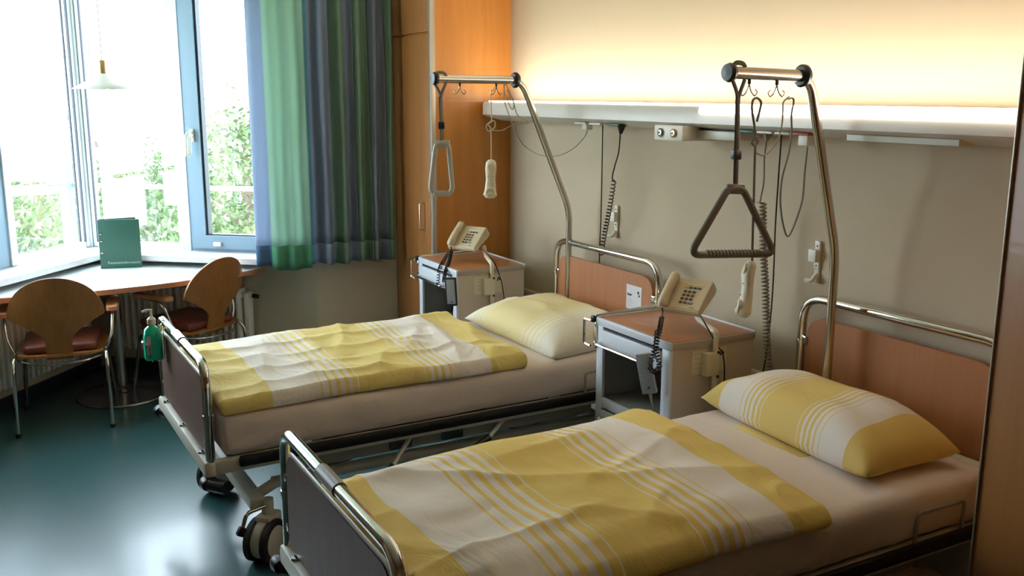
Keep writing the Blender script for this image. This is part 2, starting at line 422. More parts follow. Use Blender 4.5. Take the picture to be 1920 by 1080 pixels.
# grey bumper board along the head wall, with a pale capping
struct(MB().bx(XW, .9, -.028, 0, .40, .625).build('trim_1', M['bumper']))
struct(MB().bx(XW, .9, -.034, 0, .625, .645, .003).build('trim_2', M['cream']))
o = MB().cyl((-.60, -.0285, .575), (-.60, -.030, .575), .006, 12).build('screw_cover', M['ink']); tag(o, 'small dark screw hole in the grey wall bumper board', 'screw hole')
# sills
sp = [PB(0, -.02), PB(1.66, -.02), PB(1.47, .28), ]
inner = AP + (nA+nB)*.28
poly = [(PB(-.02, -.02).x, PB(-.02, -.02).y), (PB(1.62, -.02).x, PB(1.62, -.02).y), (PB(1.60, .12).x, PB(1.60, .12).y), (-3.475, PB(1.40, .28).y), (PB(1.37, .28).x, PB(1.37, .28).y), (inner.x, inner.y)]
struct(MB().prism(poly, 'z', ZS-.04, ZS-.005).build('trim_3', M['sill']))
poly = [(PA(-.02, -.02).x, PA(-.02, -.02).y), (inner.x, inner.y), (PA(UA, .28).x, PA(UA, .28).y), (PA(UA, -.02).x, PA(UA, -.02).y)]
struct(MB().prism(poly, 'z', ZS-.04, ZS-.005).build('trim_4', M['sill']))
# skirting duct under the left bay
m_ = MB(); quadbox(m_, PA, .1, UA, .06, .085, 0, .07); struct(m_.build('baseboard_bay_left', M['gasket']))
m_ = MB(); quadbox(m_, PB, .1, UB, .06, .085, 0, .07); struct(m_.build('baseboard_bay_right', M['gasket']))
ZT = 2.58
# windows --------------------------------------------------------------
def part_box(name, P, boxes, m, parent, lab=None):
    mb = MB()
    for b in boxes: quadbox(mb, P, *b)
    o = mb.build(name, m, parent)
    if lab: o['label'] = lab
    return o
# apex post
m_ = MB(); quadbox(m_, PB, -.012, .05, -.012, .055, ZS-.03, ZT); quadbox(m_, PA, -.012, .055, -.012, .06, ZS-.03, ZT); struct(m_.build('trim_5', M['frame_w']))
# window_1: fixed pane, left bay
w1 = struct(part_box('window_1', PA, [(.055, .085, -.01, .045, ZS, ZT), (.755, .81, -.02, .06, ZS, ZT), (.085, .755, -.03, .04, ZS-.005, ZS+.035), (.085, .755, -.03, .04, ZT-.05, ZT)], M['frame_w'], None))
part_box('gasket', PA, [(.085, .094, .030, .043, ZS+.035, ZT-.05), (.085, .092, -.006, .004, ZS+.035, ZT-.05), (.747, .755, -.005, .012, ZS+.035, ZT-.05)], M['gasket'], w1, 'black rubber gasket')
part_box('pane', PA, [(.085, .755, -.004, .004, ZS+.035, ZT-.05)], M['glass'], w1)
# window_2: casement at the far left
w2 = struct(part_box('window_2', PA, [(.81, .90, -.02, .05, ZS, ZT), (1.35, 1.45, -.02, .06, ZS, ZT), (.90, 1.35, -.02, .06, ZS, ZS+.09), (.90, 1.35, -.02, .06, ZT-.09, ZT)], M['frame_b'], None))
part_box('pane', PA, [(.90, 1.35, -.004, .004, ZS+.09, ZT-.09)], M['glass'], w2)
w2b = struct(part_box('window_3', PA, [(1.45, 1.50, -.03, .05, ZS, ZT), (2.14, 2.2, -.03, .05, ZS, ZT), (1.50, 2.14, -.03, .05, ZS-.005, ZS+.04), (1.5, 2.14, -.03, .05, ZT-.05, ZT)], M['frame_w'], None))
part_box('pane', PA, [(1.5, 2.14, -.004, .004, ZS+.04, ZT-.05)], M['glass'], w2b)
# window_4: fixed pane, right bay
w3 = struct(part_box('window_4', PB, [(.05, .09, -.01, .04, ZS, ZT), (.69, .77, -.03, .05, ZS-.005, ZT), (.09, .69, -.03, .04, ZS-.005, ZS+.03), (.09, .69, -.03, .04, ZT-.05, ZT)], M['frame_w'], None))
part_box('gasket', PB, [(.052, .060, .035, .044, ZS, ZT), (.088, .098, .030, .043, ZS+.03, ZT-.05)], M['gasket'], w3, 'black rubber gasket')
part_box('pane', PB, [(.1, .69, -.004, .004, ZS+.03, ZT-.05)], M['glass'], w3)
# window_5: blue casement with handle
w4 = struct(part_box('window_5', PB, [(.77, .79, -.03, .045, ZS, ZT), (1.44, 1.50, -.03, .045, ZS, ZT), (.79, 1.44, -.03, .05, ZS-.005, ZS+.012), (.79, 1.44, -.03, .045, ZT-.03, ZT)], M['frame_b'], None))
sash = part_box('sash', PB, [(.795, .885, -.02, .065, ZS+.015, ZT-.03), (1.34, 1.435, -.02, .065, ZS+.015, ZT-.03), (.885, 1.34, -.02, .065, ZS+.015, ZS+.10), (.885, 1.34, -.02, .065, ZT-.12, ZT-.03)], M['frame_b'], w4)
part_box('gasket', PB, [(.885, .900, .0, .05, ZS+.10, ZT-.12), (1.325, 1.34, .0, .05, ZS+.10, ZT-.12), (.90, 1.325, .0, .05, ZS+.10, ZS+.108)], M['gasket'], w4, 'black rubber gasket')
part_box('pane', PB, [(.90, 1.325, -.004, .004, ZS+.10, ZT-.12)], M['glass'], w4)
part_box('latch', PB, [(.945, .995, .065, .085, ZS+.035, ZS+.06)], M['white'], w4)
hd = MB(); quadbox(hd, PB, .822, .85, .065, .075, 1.52, 1.60, .004)
hd.tube(fillet([PB(.836, .075, 1.575), PB(.836, .115, 1.575), PB(.822, .12, 1.56), PB(.818, .12, 1.43)], .012), .0095, 10)
hd.tube(fillet([PB(.842, .075, 1.55), PB(.842, .10, 1.55), PB(.838, .105, 1.44), PB(.818, .12, 1.43)], .01), .006, 8)
hd.build('window_handle', M['white'], w4)['label'] = 'white lever handle'

# ------------------------------------------------------------------ outside
def bar_out(name, pts, r, m, label, cat, group=None): o = MB().tube(pts, r, 8).build(name, m); return tag(o, label, cat, group)
rail = thing('balcony_railing', 'thin grey metal railing running outside the bay windows', 'railing')
MB().tube([PA(2.6, -.75, 1.14), PA(-.75, -.75, 1.14)], .022, 8).build('rail', M['steel'], rail)
MB().tube([PB(-.75, -.75, 1.14), PB(2.2, -.75, 1.14)], .018, 8).build('rail', M['steel'], rail)
fp = thing('facade_post', 'grey outer post standing beyond the left bay pane', 'post')
m_ = MB(); quadbox(m_, PA, -.745, -.68, -.70, -.62, -3.4, 4.0); m_.build('post', M['bwall'], fp)
for z in (1.05, 1.35, 1.75, 2.05, 2.4): m_ = MB(); quadbox(m_, PA, -.75, -.675, -.705, -.615, z, z+.012); m_.build('band', M['white'], fp)
fp2 = thing('facade_post', 'slim grey outer post standing beyond the right bay pane', 'post')
m_ = MB(); quadbox(m_, PB, -.13, -.075, -.44, -.38, -3.4, 4.0); m_.build('post', M['frame_b'], fp2)
m_ = MB(); quadbox(m_, PB, -.12, -.06, -.38, -.34, 2.03, 2.16); m_.build('clamp', M['bwall'], fp2)
g = MB().bx(-60, -5.2, -45, 45, -3.5, -3.4).build('lawn', M['lawn']); struct(g)
bd = thing('office_building', 'blue grey glazed building overhanging beyond the left window', 'building', (0, 0, 0))
p0 = BX(-150, 5, -24); p1 = BX(92, 35, -24)
MB().bx(-32, -24, min(p0.y, p1.y)-4, p1.y, p1.z, p1.z+8).build('upper_floors', M['bwall'], bd)
for k in range(7):
    y = p1.y-.35-k*.95
    for j in range(2): MB().bx(-24.04, -23.97, y-.78, y, p1.z+.40+j*1.1, p1.z+.40+j*1.1+.85).build('window', M['bglass'], bd)
for k in range(2): MB().bx(-31.5, -31, p1.y-.8-6*k-.4, p1.y-.8-6*k, -3.4, p1.z).build('column', M['bwall'], bd)
def tree(label, x, y, h, r, n, m, leaf, seed, spruce=False, group=None, z0=-3.4):
    rnd = random.Random(seed); t = thing('broadleaf_tree' if not spruce else 'spruce_tree', label, 'tree', (x, y, z0), 0, group)
    tr = MB(); tr.tube([(0, 0, 0), (.05, .02, h*.45), (0, .05, h*.9)], [.16, .11, .03], 8)
    for k in range(9):
        a = rnd.uniform(0, 2*PI); z = h*rnd.uniform(.35, .8); tr.tube([(0, 0, z), (math.cos(a)*r*.4, math.sin(a)*r*.4, z+.4), (math.cos(a)*r*.75, math.sin(a)*r*.75, z+.7)], [.05, .035, .012], 6)
    tr.build('trunk', M['bark'], t)
    def blob():
        v = Vector((rnd.gauss(0, 1), rnd.gauss(0, 1), rnd.gauss(0, 1))).normalized()*(rnd.random()**.45); return (v.x*r, v.y*r, h-r*.9+v.z*r*.8)
    cr = MB(); cl = [blob() for _ in range(60)]
    for k in range(n):
        if spruce:
            z = h*rnd.random(); lv = int(z/ .42)*.42+.2; rr = r*(1-lv/h)*rnd.uniform(.3, 1); a = rnd.uniform(0, 2*PI); p = Vector((math.cos(a)*rr, math.sin(a)*rr, lv-rr*.35+rnd.uniform(-.06, .06)))
        else:
            c = rnd.choice(cl); p = Vector((c[0]+rnd.gauss(0, .20), c[1]+rnd.gauss(0, .20), c[2]+rnd.gauss(0, .16)))
        s = leaf*rnd.uniform(.6, 1.4); ax = Vector((rnd.uniform(-1, 1), rnd.uniform(-1, 1), rnd.uniform(-1, 1))).normalized(); b = ax.orthogonal().normalized()
        v = [cr.bm.verts.new(q) for q in (p-ax*s, p+b*s*.45+ax*s*.1, p+ax*s, p-b*s*.45+ax*s*.1)]
        cr._f(v, False)
    cr.build('crown', m, t, recalc=False)
    return t
def tree_at(label, px, py, X, rad, n, m, leaf, seed, spruce=False):
    q = BX(px, py, X); tree(label, q.x, q.y, q.z+3.4, rad, n, m, leaf, seed, spruce)
tree_at('bushy tree close behind the blue casement window', 448, 198, -9.8, 1.45, 6500, M['foliage'], .05, 1)
tree_at('low leafy bush seen under the railing of the right bay window', 262, 300, -12.6, 1.35, 6000, M['foliage'], .055, 2)
tree_at('leafy bush outside the left bay window pane', 48, 235, -9.9, 1.3, 6000, M['foliage'], .05, 3)
tree_at('pale spruce above the book on the table', 210, 178, -17.5, 1.2, 1300, M['foliage2'], .07, 5, True)
tree_at('tall pale spruce seen high through the left bay pane', 86, 60, -20.0, 1.4, 1000, M['foliage2'], .08, 6, True)
tree_at('small leafy tree just left of the white mullion', 342, 262, -15.5, .9, 2600, M['foliage'], .055, 7)

# ------------------------------------------------------------------ wardrobes
def wardrobe(x0, x1, label, handle, side):
    t = thing('wardrobe', label, 'wardrobe', (0, 0, 0)); y = YW
    MB().bx(x0, x1, y+.022, 0, 0, CEIL-.002).build('carcass', M['beech'], t)
    s = x1 if side > 0 else x0
    for z0, z1 in ((.06, 2.165), (2.178, CEIL-.01)):
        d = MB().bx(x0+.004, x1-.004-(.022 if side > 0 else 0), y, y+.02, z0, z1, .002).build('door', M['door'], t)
        if handle and z0 < 1:
            MB().tube(fillet([(handle, y, 1.165), (handle, y-.03, 1.165), (handle, y-.03, 1.00), (handle, y, 1.00)], .012), .005, 8).build('handle', M['steel'], d)
    e0 = (x1-.024, x1+.002) if side > 0 else (x0-.002, x0+.024)
    if side < 0: e0 = (x0-.001, x0+.004)
    MB().bx(e0[0], e0[1], y-.006, y+.024, 0, CEIL-.005, .001).build('edge_strip', M['edging'], t)['label'] = 'pale metal edge strip'
    return t
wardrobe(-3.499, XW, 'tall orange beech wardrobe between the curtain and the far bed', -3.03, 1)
wardrobe(.768, 1.7, 'shaded beech wardrobe front at the right edge beside the near bed', None, -1)

# ------------------------------------------------------------------ shelf light
sh = thing('light_shelf', 'long white wall shelf light with a glowing top above both beds', 'wall light')
pr = [(-.22, 1.7015), (-.22, 1.762), (-.210, 1.776), (0, 1.776), (0, 1.664), (-.09, 1.664), (-.195, 1.690)]
MB().prism(pr, 'x', -2.845, .755).build('body', M['shelf'], sh)
MB().prism([(-.224, 1.748), (-.218, 1.776), (-.200, 1.783), (-.08, 1.783), (-.08, 1.777), (-.20, 1.7765), (-.221, 1.758)], 'x', -.86, .752).build('lamp_diffuser', M['tube'], sh)['label'] = 'glowing thick strip along the near half'
MB().prism([(-.212, 1.777), (-.210, 1.783), (-.08, 1.783), (-.08, 1.777)], 'x', -2.78, -.88).build('lamp_diffuser', M['tube'], sh)['label'] = 'glowing thin strip along the far half'
for x, mm in ((-1.83, M['white']), (-1.70, M['white']), (-1.54, M['greenplug']), (-.62, M['greenplug']), (-.50, M['white']), (-.42, M['white']), (-.33, M['redmark'])):
    MB().bx(x-.05, x+.05, -.185, -.12, 1.672, 1.682, .002).build('socket', mm, sh)
MB().bx(-.10, .35, -.18, -.10, 1.664, 1.684).build('reading_light', M['cream'], sh)
jb = thing('jack_box', 'white box with two round jacks under the wall shelf', 'socket box')
MB().bx(-1.122, -.925, -.252, -.06, 1.625, 1.690, .003).build('housing', M['white'], jb)
for x, mm in ((-1.072, M['darksteel']), (-.982, M['amber'])):
    j = MB().lathe([(.019, 0), (.019, .006), (.013, .009), (.012, .004)], (x, -.252, 1.658), 24, Matrix.Rotation(PI/2, 3, 'X')).build('jack', mm, jb)
    MB().lathe([(.0115, 0), (.0115, .009), (.006, .010)], (x, -.252, 1.658), 20, Matrix.Rotation(PI/2, 3, 'X')).build('ring', M['chrome'], j)
    MB().lathe([(.0062, 0), (.0062, .0105)], (x, -.252, 1.658), 16, Matrix.Rotation(PI/2, 3, 'X')).build('hole', M['ink'], j)
MB().bx(-.925, -.66, -.17, -.06, 1.636, 1.672, .003).build('duct', M['cream'], jb)

# handset holders on the wall
def holder(x, label):
    t = thing('handset_holder', label, 'wall holder', (x, 0, 1.17), 0, 'wall holders for the call handsets')
    MB().bx(-.005, .022, -.014, 0, .045, .085, .003).bx(-.005, .022, -.014, 0, -.028, .0, .003).bx(-.004, .020, -.010, 0, -.085, .06, .003).build('back_plate', M['white'], t)
    MB().bx(-.022, .018, -.030, -.010, -.0, .05, .003).build('cradle', M['white'], t)
    MB().tube(fillet([(.010, -.01, -.05), (.010, -.035, -.075), (-.018, -.04, -.075)], .01), .009, 10).build('hook', M['white'], t)
    for z in (.065, -.014): MB().cyl((.010, -.0135, z), (.010, -.0155, z), .0035, 10).build('screw', M['ink'], t)
    return t
holder(-1.745, 'small white holder on the wall behind the black coiled cord'); holder(-.365, 'small white holder on the wall left of the near pole')

# ------------------------------------------------------------------ beds
W_, L_ = .897, 2.10
HB, HF, HH, HP = .473, .842, 1.041, .655
def bed(name, label, x, y, rz, pole_u, remote_lever=False, sticker=False):
    t = thing(name, label, 'hospital bed', (x, y, 0), rz)
    r = .0175
    # side rails with a cream foot and head beam
    fr = MB()
    for u in (0, W_): fr.bx(u-.018, u+.018, .0, L_, HB-.055, HB, .006)
    fr.bx(-.02, W_+.02, -.028, .02, HB-.062, HB+.002, .012).bx(-.02, W_+.02, L_-.03, L_+.02, HB-.055, HB, .008)
    for v in (.45, .95, 1.45): fr.bx(0, W_, v-.02, v+.02, HB-.045, HB-.01, .004)
    fr.build('bed_frame', M['cream'], t)
    fm = MB()
    for v in (.22, .60, .98, 1.36, 1.74): fm.bx(.03, W_-.03, v-.15, v+.15, HB-.018, HB+.0, .004)
    fm.build('mattress_support', M['greyenamel'], t)
    for u, s in ((-.018, -1), (W_+.018, 1)):
        MB().bx(u-.008, u+.012*s+.004, .10, L_-.03, HB-.036, HB+.006, .008).build('bumper_strip', M['black'], t)['label'] = 'long black bumper strip'
    for u in (-.03, W_+.03):
        MB().tube([(u-.03, -.02, HB-.085), (u+.05, .035, HB-.085)], .026, 14).lathe([(.0, -.03), (.022, -.025), (.028, 0), (.022, .025), (0, .03)], (u-.03, -.02, HB-.085), 16, Matrix.Rotation(PI/2, 3, 'Y')).build('corner_roller', M['black'], t)
    # foot end
    pts = fillet([(0, 0, HB-.01), (0, 0, HF), (W_, 0, HF), (W_, 0, HB-.01)], .085, 8)
    fr = MB().tube(pts, r, 16).build('foot_rail', M['chrome'], t)
    for u in (0, W_): MB().cyl((u, 0, HB+.165), (u, 0, HB+.18), r+.003, 16).build('collar', M['chrome'], fr)
    MB().cyl((W_*.40, 0, HF), (W_*.56, 0, HF), r+.0035, 18).build('grip_sleeve', M['steel'] if sticker else M['greyenamel'], fr)
    def panel(z0, z1, rr, v, th, m, nm):
        zc = [(.035, z0), (W_-.035, z0), (W_-.035, z1), (.035, z1)]
        P = [Vector((a, b, 0)) for a, b in zc]; out = [P[0], P[1]] + fillet([P[1], P[2], P[3], P[0]], rr, 6)[1:-1]
        return MB().prism([(p.x, p.y) for p in out], 'y', v-th/2, v+th/2).build(nm, m, t)
    fp_ = panel(HB+.015, HF-.055, .07, .0, .018, M['footboard'], 'foot_panel')
    MB().tube([Vector((p.x, -.001, p.y+.001)) for p in fillet([(.036, HF-.16, 0), (.036, HF-.055, 0), (W_-.036, HF-.055, 0), (W_-.036, HF-.16, 0)], .07, 6)], .0095, 8, flat=(1, .5)).build('edge_trim', M['cream'], fp_)
    for u in (.02, W_-.02):
        for z in (HB+.07, HF-.14): MB().bx(u-.015, u+.015, -.012, .012, z-.012, z+.012, .003).build('clip', M['chrome'], fp_)
    for u in (.10, W_*.5, W_-.10): MB().cyl((u, -.012, HB-.002), (u, -.012, HB+.008), .013, 12).build('bolt', M['chrome'], t)
    # head end
    pts = fillet([(0, L_, HP), (0, L_, HH), (W_, L_, HH), (W_, L_, HP)], .11, 9)
    hr = MB().tube(pts, r, 16).build('head_rail', M['chrome'], t)
    for u in (0, W_):
        MB().cyl((u, L_, HP+.195), (u, L_, HP+.207), r+.004, 16).build('collar', M['chrome'], hr)
        MB().cyl((u, L_, HP-.01), (u, L_, HP+.004), r+.014, 16).build('post_foot', M['black'], hr)
        MB().bx(u-.022, u+.022, L_-.022, L_+.022, HB-.02, HP-.01, .006).build('head_post_bracket', M['cream'], t)
    hp = panel(HP-.03, HH-.075, .09, L_, .020, M['board'], 'head_panel')
    for u in (.03, W_-.03):
        for z in (HP+.05, HP+.21): MB().bx(u-.014, u+.014, L_-.016, L_+.014, z-.018, z+.018, .003).build('clip', M['chrome'], hp)
    hb = MB().cyl((-.01, L_-.055, HP-.03), (W_+.01, L_-.055, HP-.03), .024, 16).build('head_crossbar', M['cream'], t)
    if sticker:
        st = MB().bx(.66, .78, L_-.0115, L_-.0105, HH-.255, HH-.135).build('sticker', M['paper'], hp); st['label'] = 'white inspection sticker'
        textmesh('print', 'Prüf', .028, M['ink'], st, (.668, L_-.0118, HH-.185), (PI/2, 0, 0)) if False else None
        sc = MB(); sc.tube(spline([(.668+.004*i, L_-.0122, HH-.185+(.006 if i % 2 else -.004)+.003*math.sin(i*1.7)) for i in range(10)], 4), .0011, 6); sc.build('handwriting', M['ink'], st)
        for q in ((.755, HH-.165, .013), (.762, HH-.18, .010), (.745, HH-.24, .006)): MB().box((q[0], L_-.0120, q[1]), (q[2], .001, q[2])).build('mark', M['ink'], st)
        for i in range(5): MB().bx(.668, .70+.01*(i % 3), L_-.0121, L_-.0117, HH-.205-i*.009, HH-.203-i*.009).build('mark', M['greyink'], st)
    else:
        textmesh('number', '00243', .026, M['ink'], hb, (.72, L_-.0795, HP-.038), (PI/2, 0, 0))
    # socket for the pole
    MB().cyl((pole_u, L_-.10, HB), (pole_u, L_-.10, HP-.02), .021, 14).bx(pole_u-.03, pole_u+.03, L_-.13, L_-.04, HP-.06, HP-.02, .005).build('pole_socket', M['cream'], t)
    # undercarriage
    un = MB()
    for u in (.13, W_-.13): un.cyl((u, .26, .285), (u, L_-.26, .285), .024, 14)
    for v in (.18, L_-.18): un.bx(.06, W_-.06, v-.03, v+.03, .215, .265, .008)
    for u in (.13, W_-.13): un.cyl((u, .18, .24), (u, .28, .285), .022, 12).cyl((u, L_-.28, .285), (u, L_-.18, .24), .022, 12)
    un.build('chassis', M['cream'], t)
    for u in (.20, W_-.20):
        for a, b in ((.50, .92), (1.55, 1.13)):
            MB().tube([(u, a, .27), (u, b, HB-.05)], .02, 8, flat=(1.3, .6)).build('lift_arm', M['greyenamel'], t)
    for a in (.62, 1.42): MB().cyl((.20, a, .33), (W_-.20, a, .33), .014, 12).build('cross_tube', M['chrome'], t)
    MB().bx(.33, .57, .80, 1.25, .30, .38, .01).build('drive_box', M['darksteel'], t)
    MB().cyl((W_/2, .55, .31), (W_/2, .82, .34), .022, 14).build('actuator', M['darksteel'], t)
    for u in (.04, W_-.04): MB().bx(u-.004, u+.004, .35, 1.75, HB-.115, HB-.05, .002).build('side_plate', M['greyenamel'], t)
    for v in (.78, 1.02): MB().bx(W_-.10, W_-.02, v-.05, v+.05, HB-.11, HB-.05, .006).build('bracket', M['darksteel'], t)
    for v, dz in ((.70, -.10), (1.15, -.02)):
        lv = MB().cyl((W_-.02, v+.12, HB-.06), (W_+.03, v+.02, HB-.10+dz*.5), .010, 10).build('lever', M['cream'], t)
        MB().tube([(W_+.03, v+.02, HB-.10+dz*.5), (W_+.05, v-.09, HB-.13+dz)], .014, 10).build('lever_grip', M['black'], lv)
    # castors
    for u, v, a in ((.075, .22, .5), (W_-.065, .22, .75), (.075, L_-.24, .1), (W_-.075, L_-.24, -.2)):
        ca = MB(); R = Matrix.Rotation(a, 3, 'Z'); c = Vector((u, v, 0))
        ca.cyl(c+Vector((0, 0, .15)), c+Vector((0, 0, .25)), .024, 14)
        ca.box(c+R@Vector((0, .0, .165)), (.07, .10, .05), R, .012)
        ca.box(c+R@Vector((0, -.035, .12)), (.030, .05, .10), R, .01)
        ca.lathe([(0, -.024), (.074, -.024), (.078, -.018), (.078, .018), (.074, .024), (0, .024)], c+R@Vector((0, -.03, .092)), 24, R @ Matrix.Rotation(PI/2, 3, 'Y'))
        cs = ca.build('castor', M['cream'], t)
        for sx in (-1, 1):
            Rx = R @ Matrix.Rotation(PI/2, 3, 'Y'); wc = c+R@Vector((sx*.036, -.03, .088))
            wh = MB().lathe([(.060, -.014), (.080, -.016), (.088, -.010), (.088, .010), (.080, .016), (.060, .014)], wc, 28, Rx).build('wheel_tyre', M['rubber'], cs)
            MB().lathe([(0, -.019), (.055, -.018), (.068, -.012), (.068, .012), (.055, .018), (0, .019)], wc, 28, Rx).build('wheel_disc', M['cream'], cs)
    pd = MB().tube(fillet([(W_-.03, .20, .235), (W_+.0, .12, .235), (W_+.005, .10, .175)], .02), .008, 10).build('brake_link', M['steel'], t)
    MB().box((W_+.006, .095, .168), (.026, .03, .035), Matrix.Rotation(-.5, 3, 'X'), .005).build('pedal_pad', M['black'], pd)
    # mattress retainers
    for u in (-.014, W_+.014):
        MB().tube(fillet([(u, L_-.42, HB-.01), (u, L_-.42, HB+.10), (u, L_-.20, HB+.10), (u, L_-.20, HB-.01)], .02), .0065, 8).build('mattress_retainer', M['greyenamel'], t)
    return t
XA, YA, RA = -2.0605, -2.25, .0161
XB, YB, RB = -.358, -2.1701, -.0022
bedA = bed('hospital_bed', 'far hospital bed with chrome end rails beside the beech wardrobe', XA, YA, RA, .10, sticker=True)
bedB = bed('hospital_bed', 'near hospital bed with chrome end rails in the foreground', XB, YB, RB, .238)
ZM = HB+.002
def local(x0, y0, rz, u, v, z):
    c, s = math.cos(rz), math.sin(rz); return Vector((x0+c*u-s*v, y0+s*u+c*v, z))
def mattress(x, y, rz, seed, label):
    lx, ly, lz = .905, 2.0, .168
    def fn(a, b, c, p):
        q = p.copy(); cx, cy = a-.5, b-.5
        top = max(0, (p.z/lz-.6)/.4)
        q.z += top*(.004*nz(p.x, p.y, seed, 3) + .0035*ridge(p.x, p.y, .4, 5, 3, seed) - .002)
        side = 1-top
        s = 1 if p.x > 0 else -1
        if abs(p.x) > lx/2-.03 or abs(p.y) > ly/2-.03:
            wv = .006*nz(p.y, p.z*2, seed+5, 6) + .005*ridge(p.z, p.y, .3, 7, 3, seed+9)
            if abs(p.x) > lx/2-.03: q.x += s*(wv + .006*math.sin(PI*p.z/lz))*1.0
            else: q.y += (1 if p.y > 0 else -1)*(wv*.6 - .004)
        return q
    o = soft_block('mattress', lx, ly, lz, .035, 48, 100, 8, fn, M['sheet']); o.location = local(x, y, rz, W_/2, L_/2-.005, ZM); o.rotation_euler = (0, 0, rz)
    return tag(o, label, 'mattress')
mattress(XA, YA, RA, 3, 'mattress in a pinkish white fitted sheet on the far bed')
mattress(XB, YB, RB, 8, 'mattress in a pinkish white fitted sheet on the near bed')
ZD = ZM+.167
def duvet(x, y, rz, v0, v1, du0, du1, seed, m, label, amp, hump, flat=0):
    lx, ly, lz = du1-du0, v1-v0, .048
    def fn(a, b, c, p):
        q = p.copy(); px, py = p.x, p.y
        top = p.z/lz
        over = max(0, abs(px)-(.905/2-.02))
        q.z -= min(over*.9, .05)
        q.z += .006*(1-a)*0
        h = amp*(nz(px, py, seed, 2.1)*.5+.4) + .015*ridge(px, py, .9, 3.0, 3.5, seed) + .013*ridge(px, py, -.25, 4, 4, seed+4) + .010*ridge(px, py, 1.8, 5, 3, seed+8) + .003*nz(px, py, seed, 14)
        e = min(1, min(a, 1-a)*9)*.8+.2
        g = max(max(0, 1-a/.20)*(1-.8*b), .35*max(0, 1-(1-a)/.15))*flat
        q.z *= 1-.72*g; h *= 1-.8*g
        q.z += top*(h*e + hump(a, b)*(1-.9*g)) + (1-top)*max(0, hump(a, b)*(1-g)-.004)
        q.x += .018*nz(0, py, seed+a*1.5, 3)*(abs(a-.5)*2) ; q.y += .020*nz(px, 0, seed+3+b*1.5, 3.2)*(abs(b-.5)*2)
        return q
    o = soft_block('duvet', lx, ly, lz, .022, 90, 130, 6, fn, m)
    o.location = local(x, y, rz, (du0+du1)/2, (v0+v1)/2, ZD+.002); o.rotation_euler = (0, 0, rz)
    return tag(o, label, 'duvet')
duvet(XA, YA, RA, .045, 1.39, -.0, .905, 2, M['duvetA'], 'yellow and white striped duvet folded flat on the far bed', .018, lambda a, b: .012*math.sin(PI*b) + .018*max(0, 1-abs(b-.97)*6)*max(0, 1-a*1.4))
duvet(XB, YB, RB, .06, 1.29, -.0, .93, 7, M['duvetB'], 'yellow and white striped duvet creased across the near bed', .026, lambda a, b: .020*math.sin(PI*min(1, b*1.05))*(1-a*.6) + .025*max(0, 1-abs(b-.97)*7)*max(0, 1-a*1.6), 1)
def pillow(name, W, L, T, m, label, loc, rot, seed, sq=4):
    nx, ny = 56, 36; bm = bmesh.new(); uvl = bm.loops.layers.uv.new('UVMap'); grid = {}
    def prof(a): a = min(1, abs(a)); return (1-a**sq)
    for sd in (0, 1):
        for i in range(nx+1):
            for j in range(ny+1):
                if sd and (i in (0, nx) or j in (0, ny)): grid[(1, i, j)] = grid[(0, i, j)]; continue
                a = i/nx*2-1; b = j/ny*2-1
                t = (max(0, prof(a)*prof(b)))**.55
                pin = 1-.09*(1-abs(b)**2)*abs(a)**6*0
                sx = a*W/2*(1-.07*(1-abs(b)**3)*0-.05*(1-b*b)*abs(a)); sy = b*L/2*(1-.07*(1-a*a)*abs(b))
                z = t*T*(.66 if sd == 0 else -.34)
                wr = .009*nz(sx, sy, seed+sd, 7) + .022*ridge(sx, sy, math.atan2(sy, sx) if abs(a) > .5 else .3, 5, 3, seed)*(abs(a)**2) + .014*ridge(sx, sy, .2, 4, 3, seed+5)
                z += (wr*t if sd == 0 else 0)
                grid[(sd, i, j)] = bm.verts.new((sx, sy, max(z, -T*.22) if sd else z))
    for sd in (0, 1):
        for i in range(nx):
            for j in range(ny):
                ks = [(i, j), (i+1, j), (i+1, j+1), (i, j+1)]
                if sd: ks.reverse()
                try: f = bm.faces.new([grid[(sd, *k)] for k in ks])
                except ValueError: continue
                f.smooth = True
                for l, k in zip(f.loops, ks): l[uvl].uv = (k[0]/nx, k[1]/ny)
    me = bpy.data.meshes.new(name); bm.to_mesh(me); bm.free(); me.materials.append(m)
    o = bpy.data.objects.new(name, me); col.objects.link(o); o.location = loc; o.rotation_euler = rot
    return tag(o, label, 'pillow')
pillow('pillow', .80, .56, .16, M['pillowA'], 'plump pale yellow and white pillow on the far bed', (-1.62, -.46, ZD+.040), (math.radians(3), math.radians(2), math.radians(4)), 1)
pB = pillow('pillow', .85, .40, .19, M['pillowB'], 'long yellow and white striped pillow on the near bed', (.055, -.385, ZD+.048), (math.radians(2), 0, math.radians(-4)), 6)
fl = MB().box((-.03, -.192, -.040), (.34, .045, .005), Matrix.Rotation(.02, 3, 'Z'), .002).build('pillowcase_flap', M['duvetB'], pB)
fl['label'] = 'flat yellow flap of the pillowcase tucked below'; fl.data.materials.clear(); fl.data.materials.append(mat('yellow_flap_cotton', (.74, .56, .20), .8))

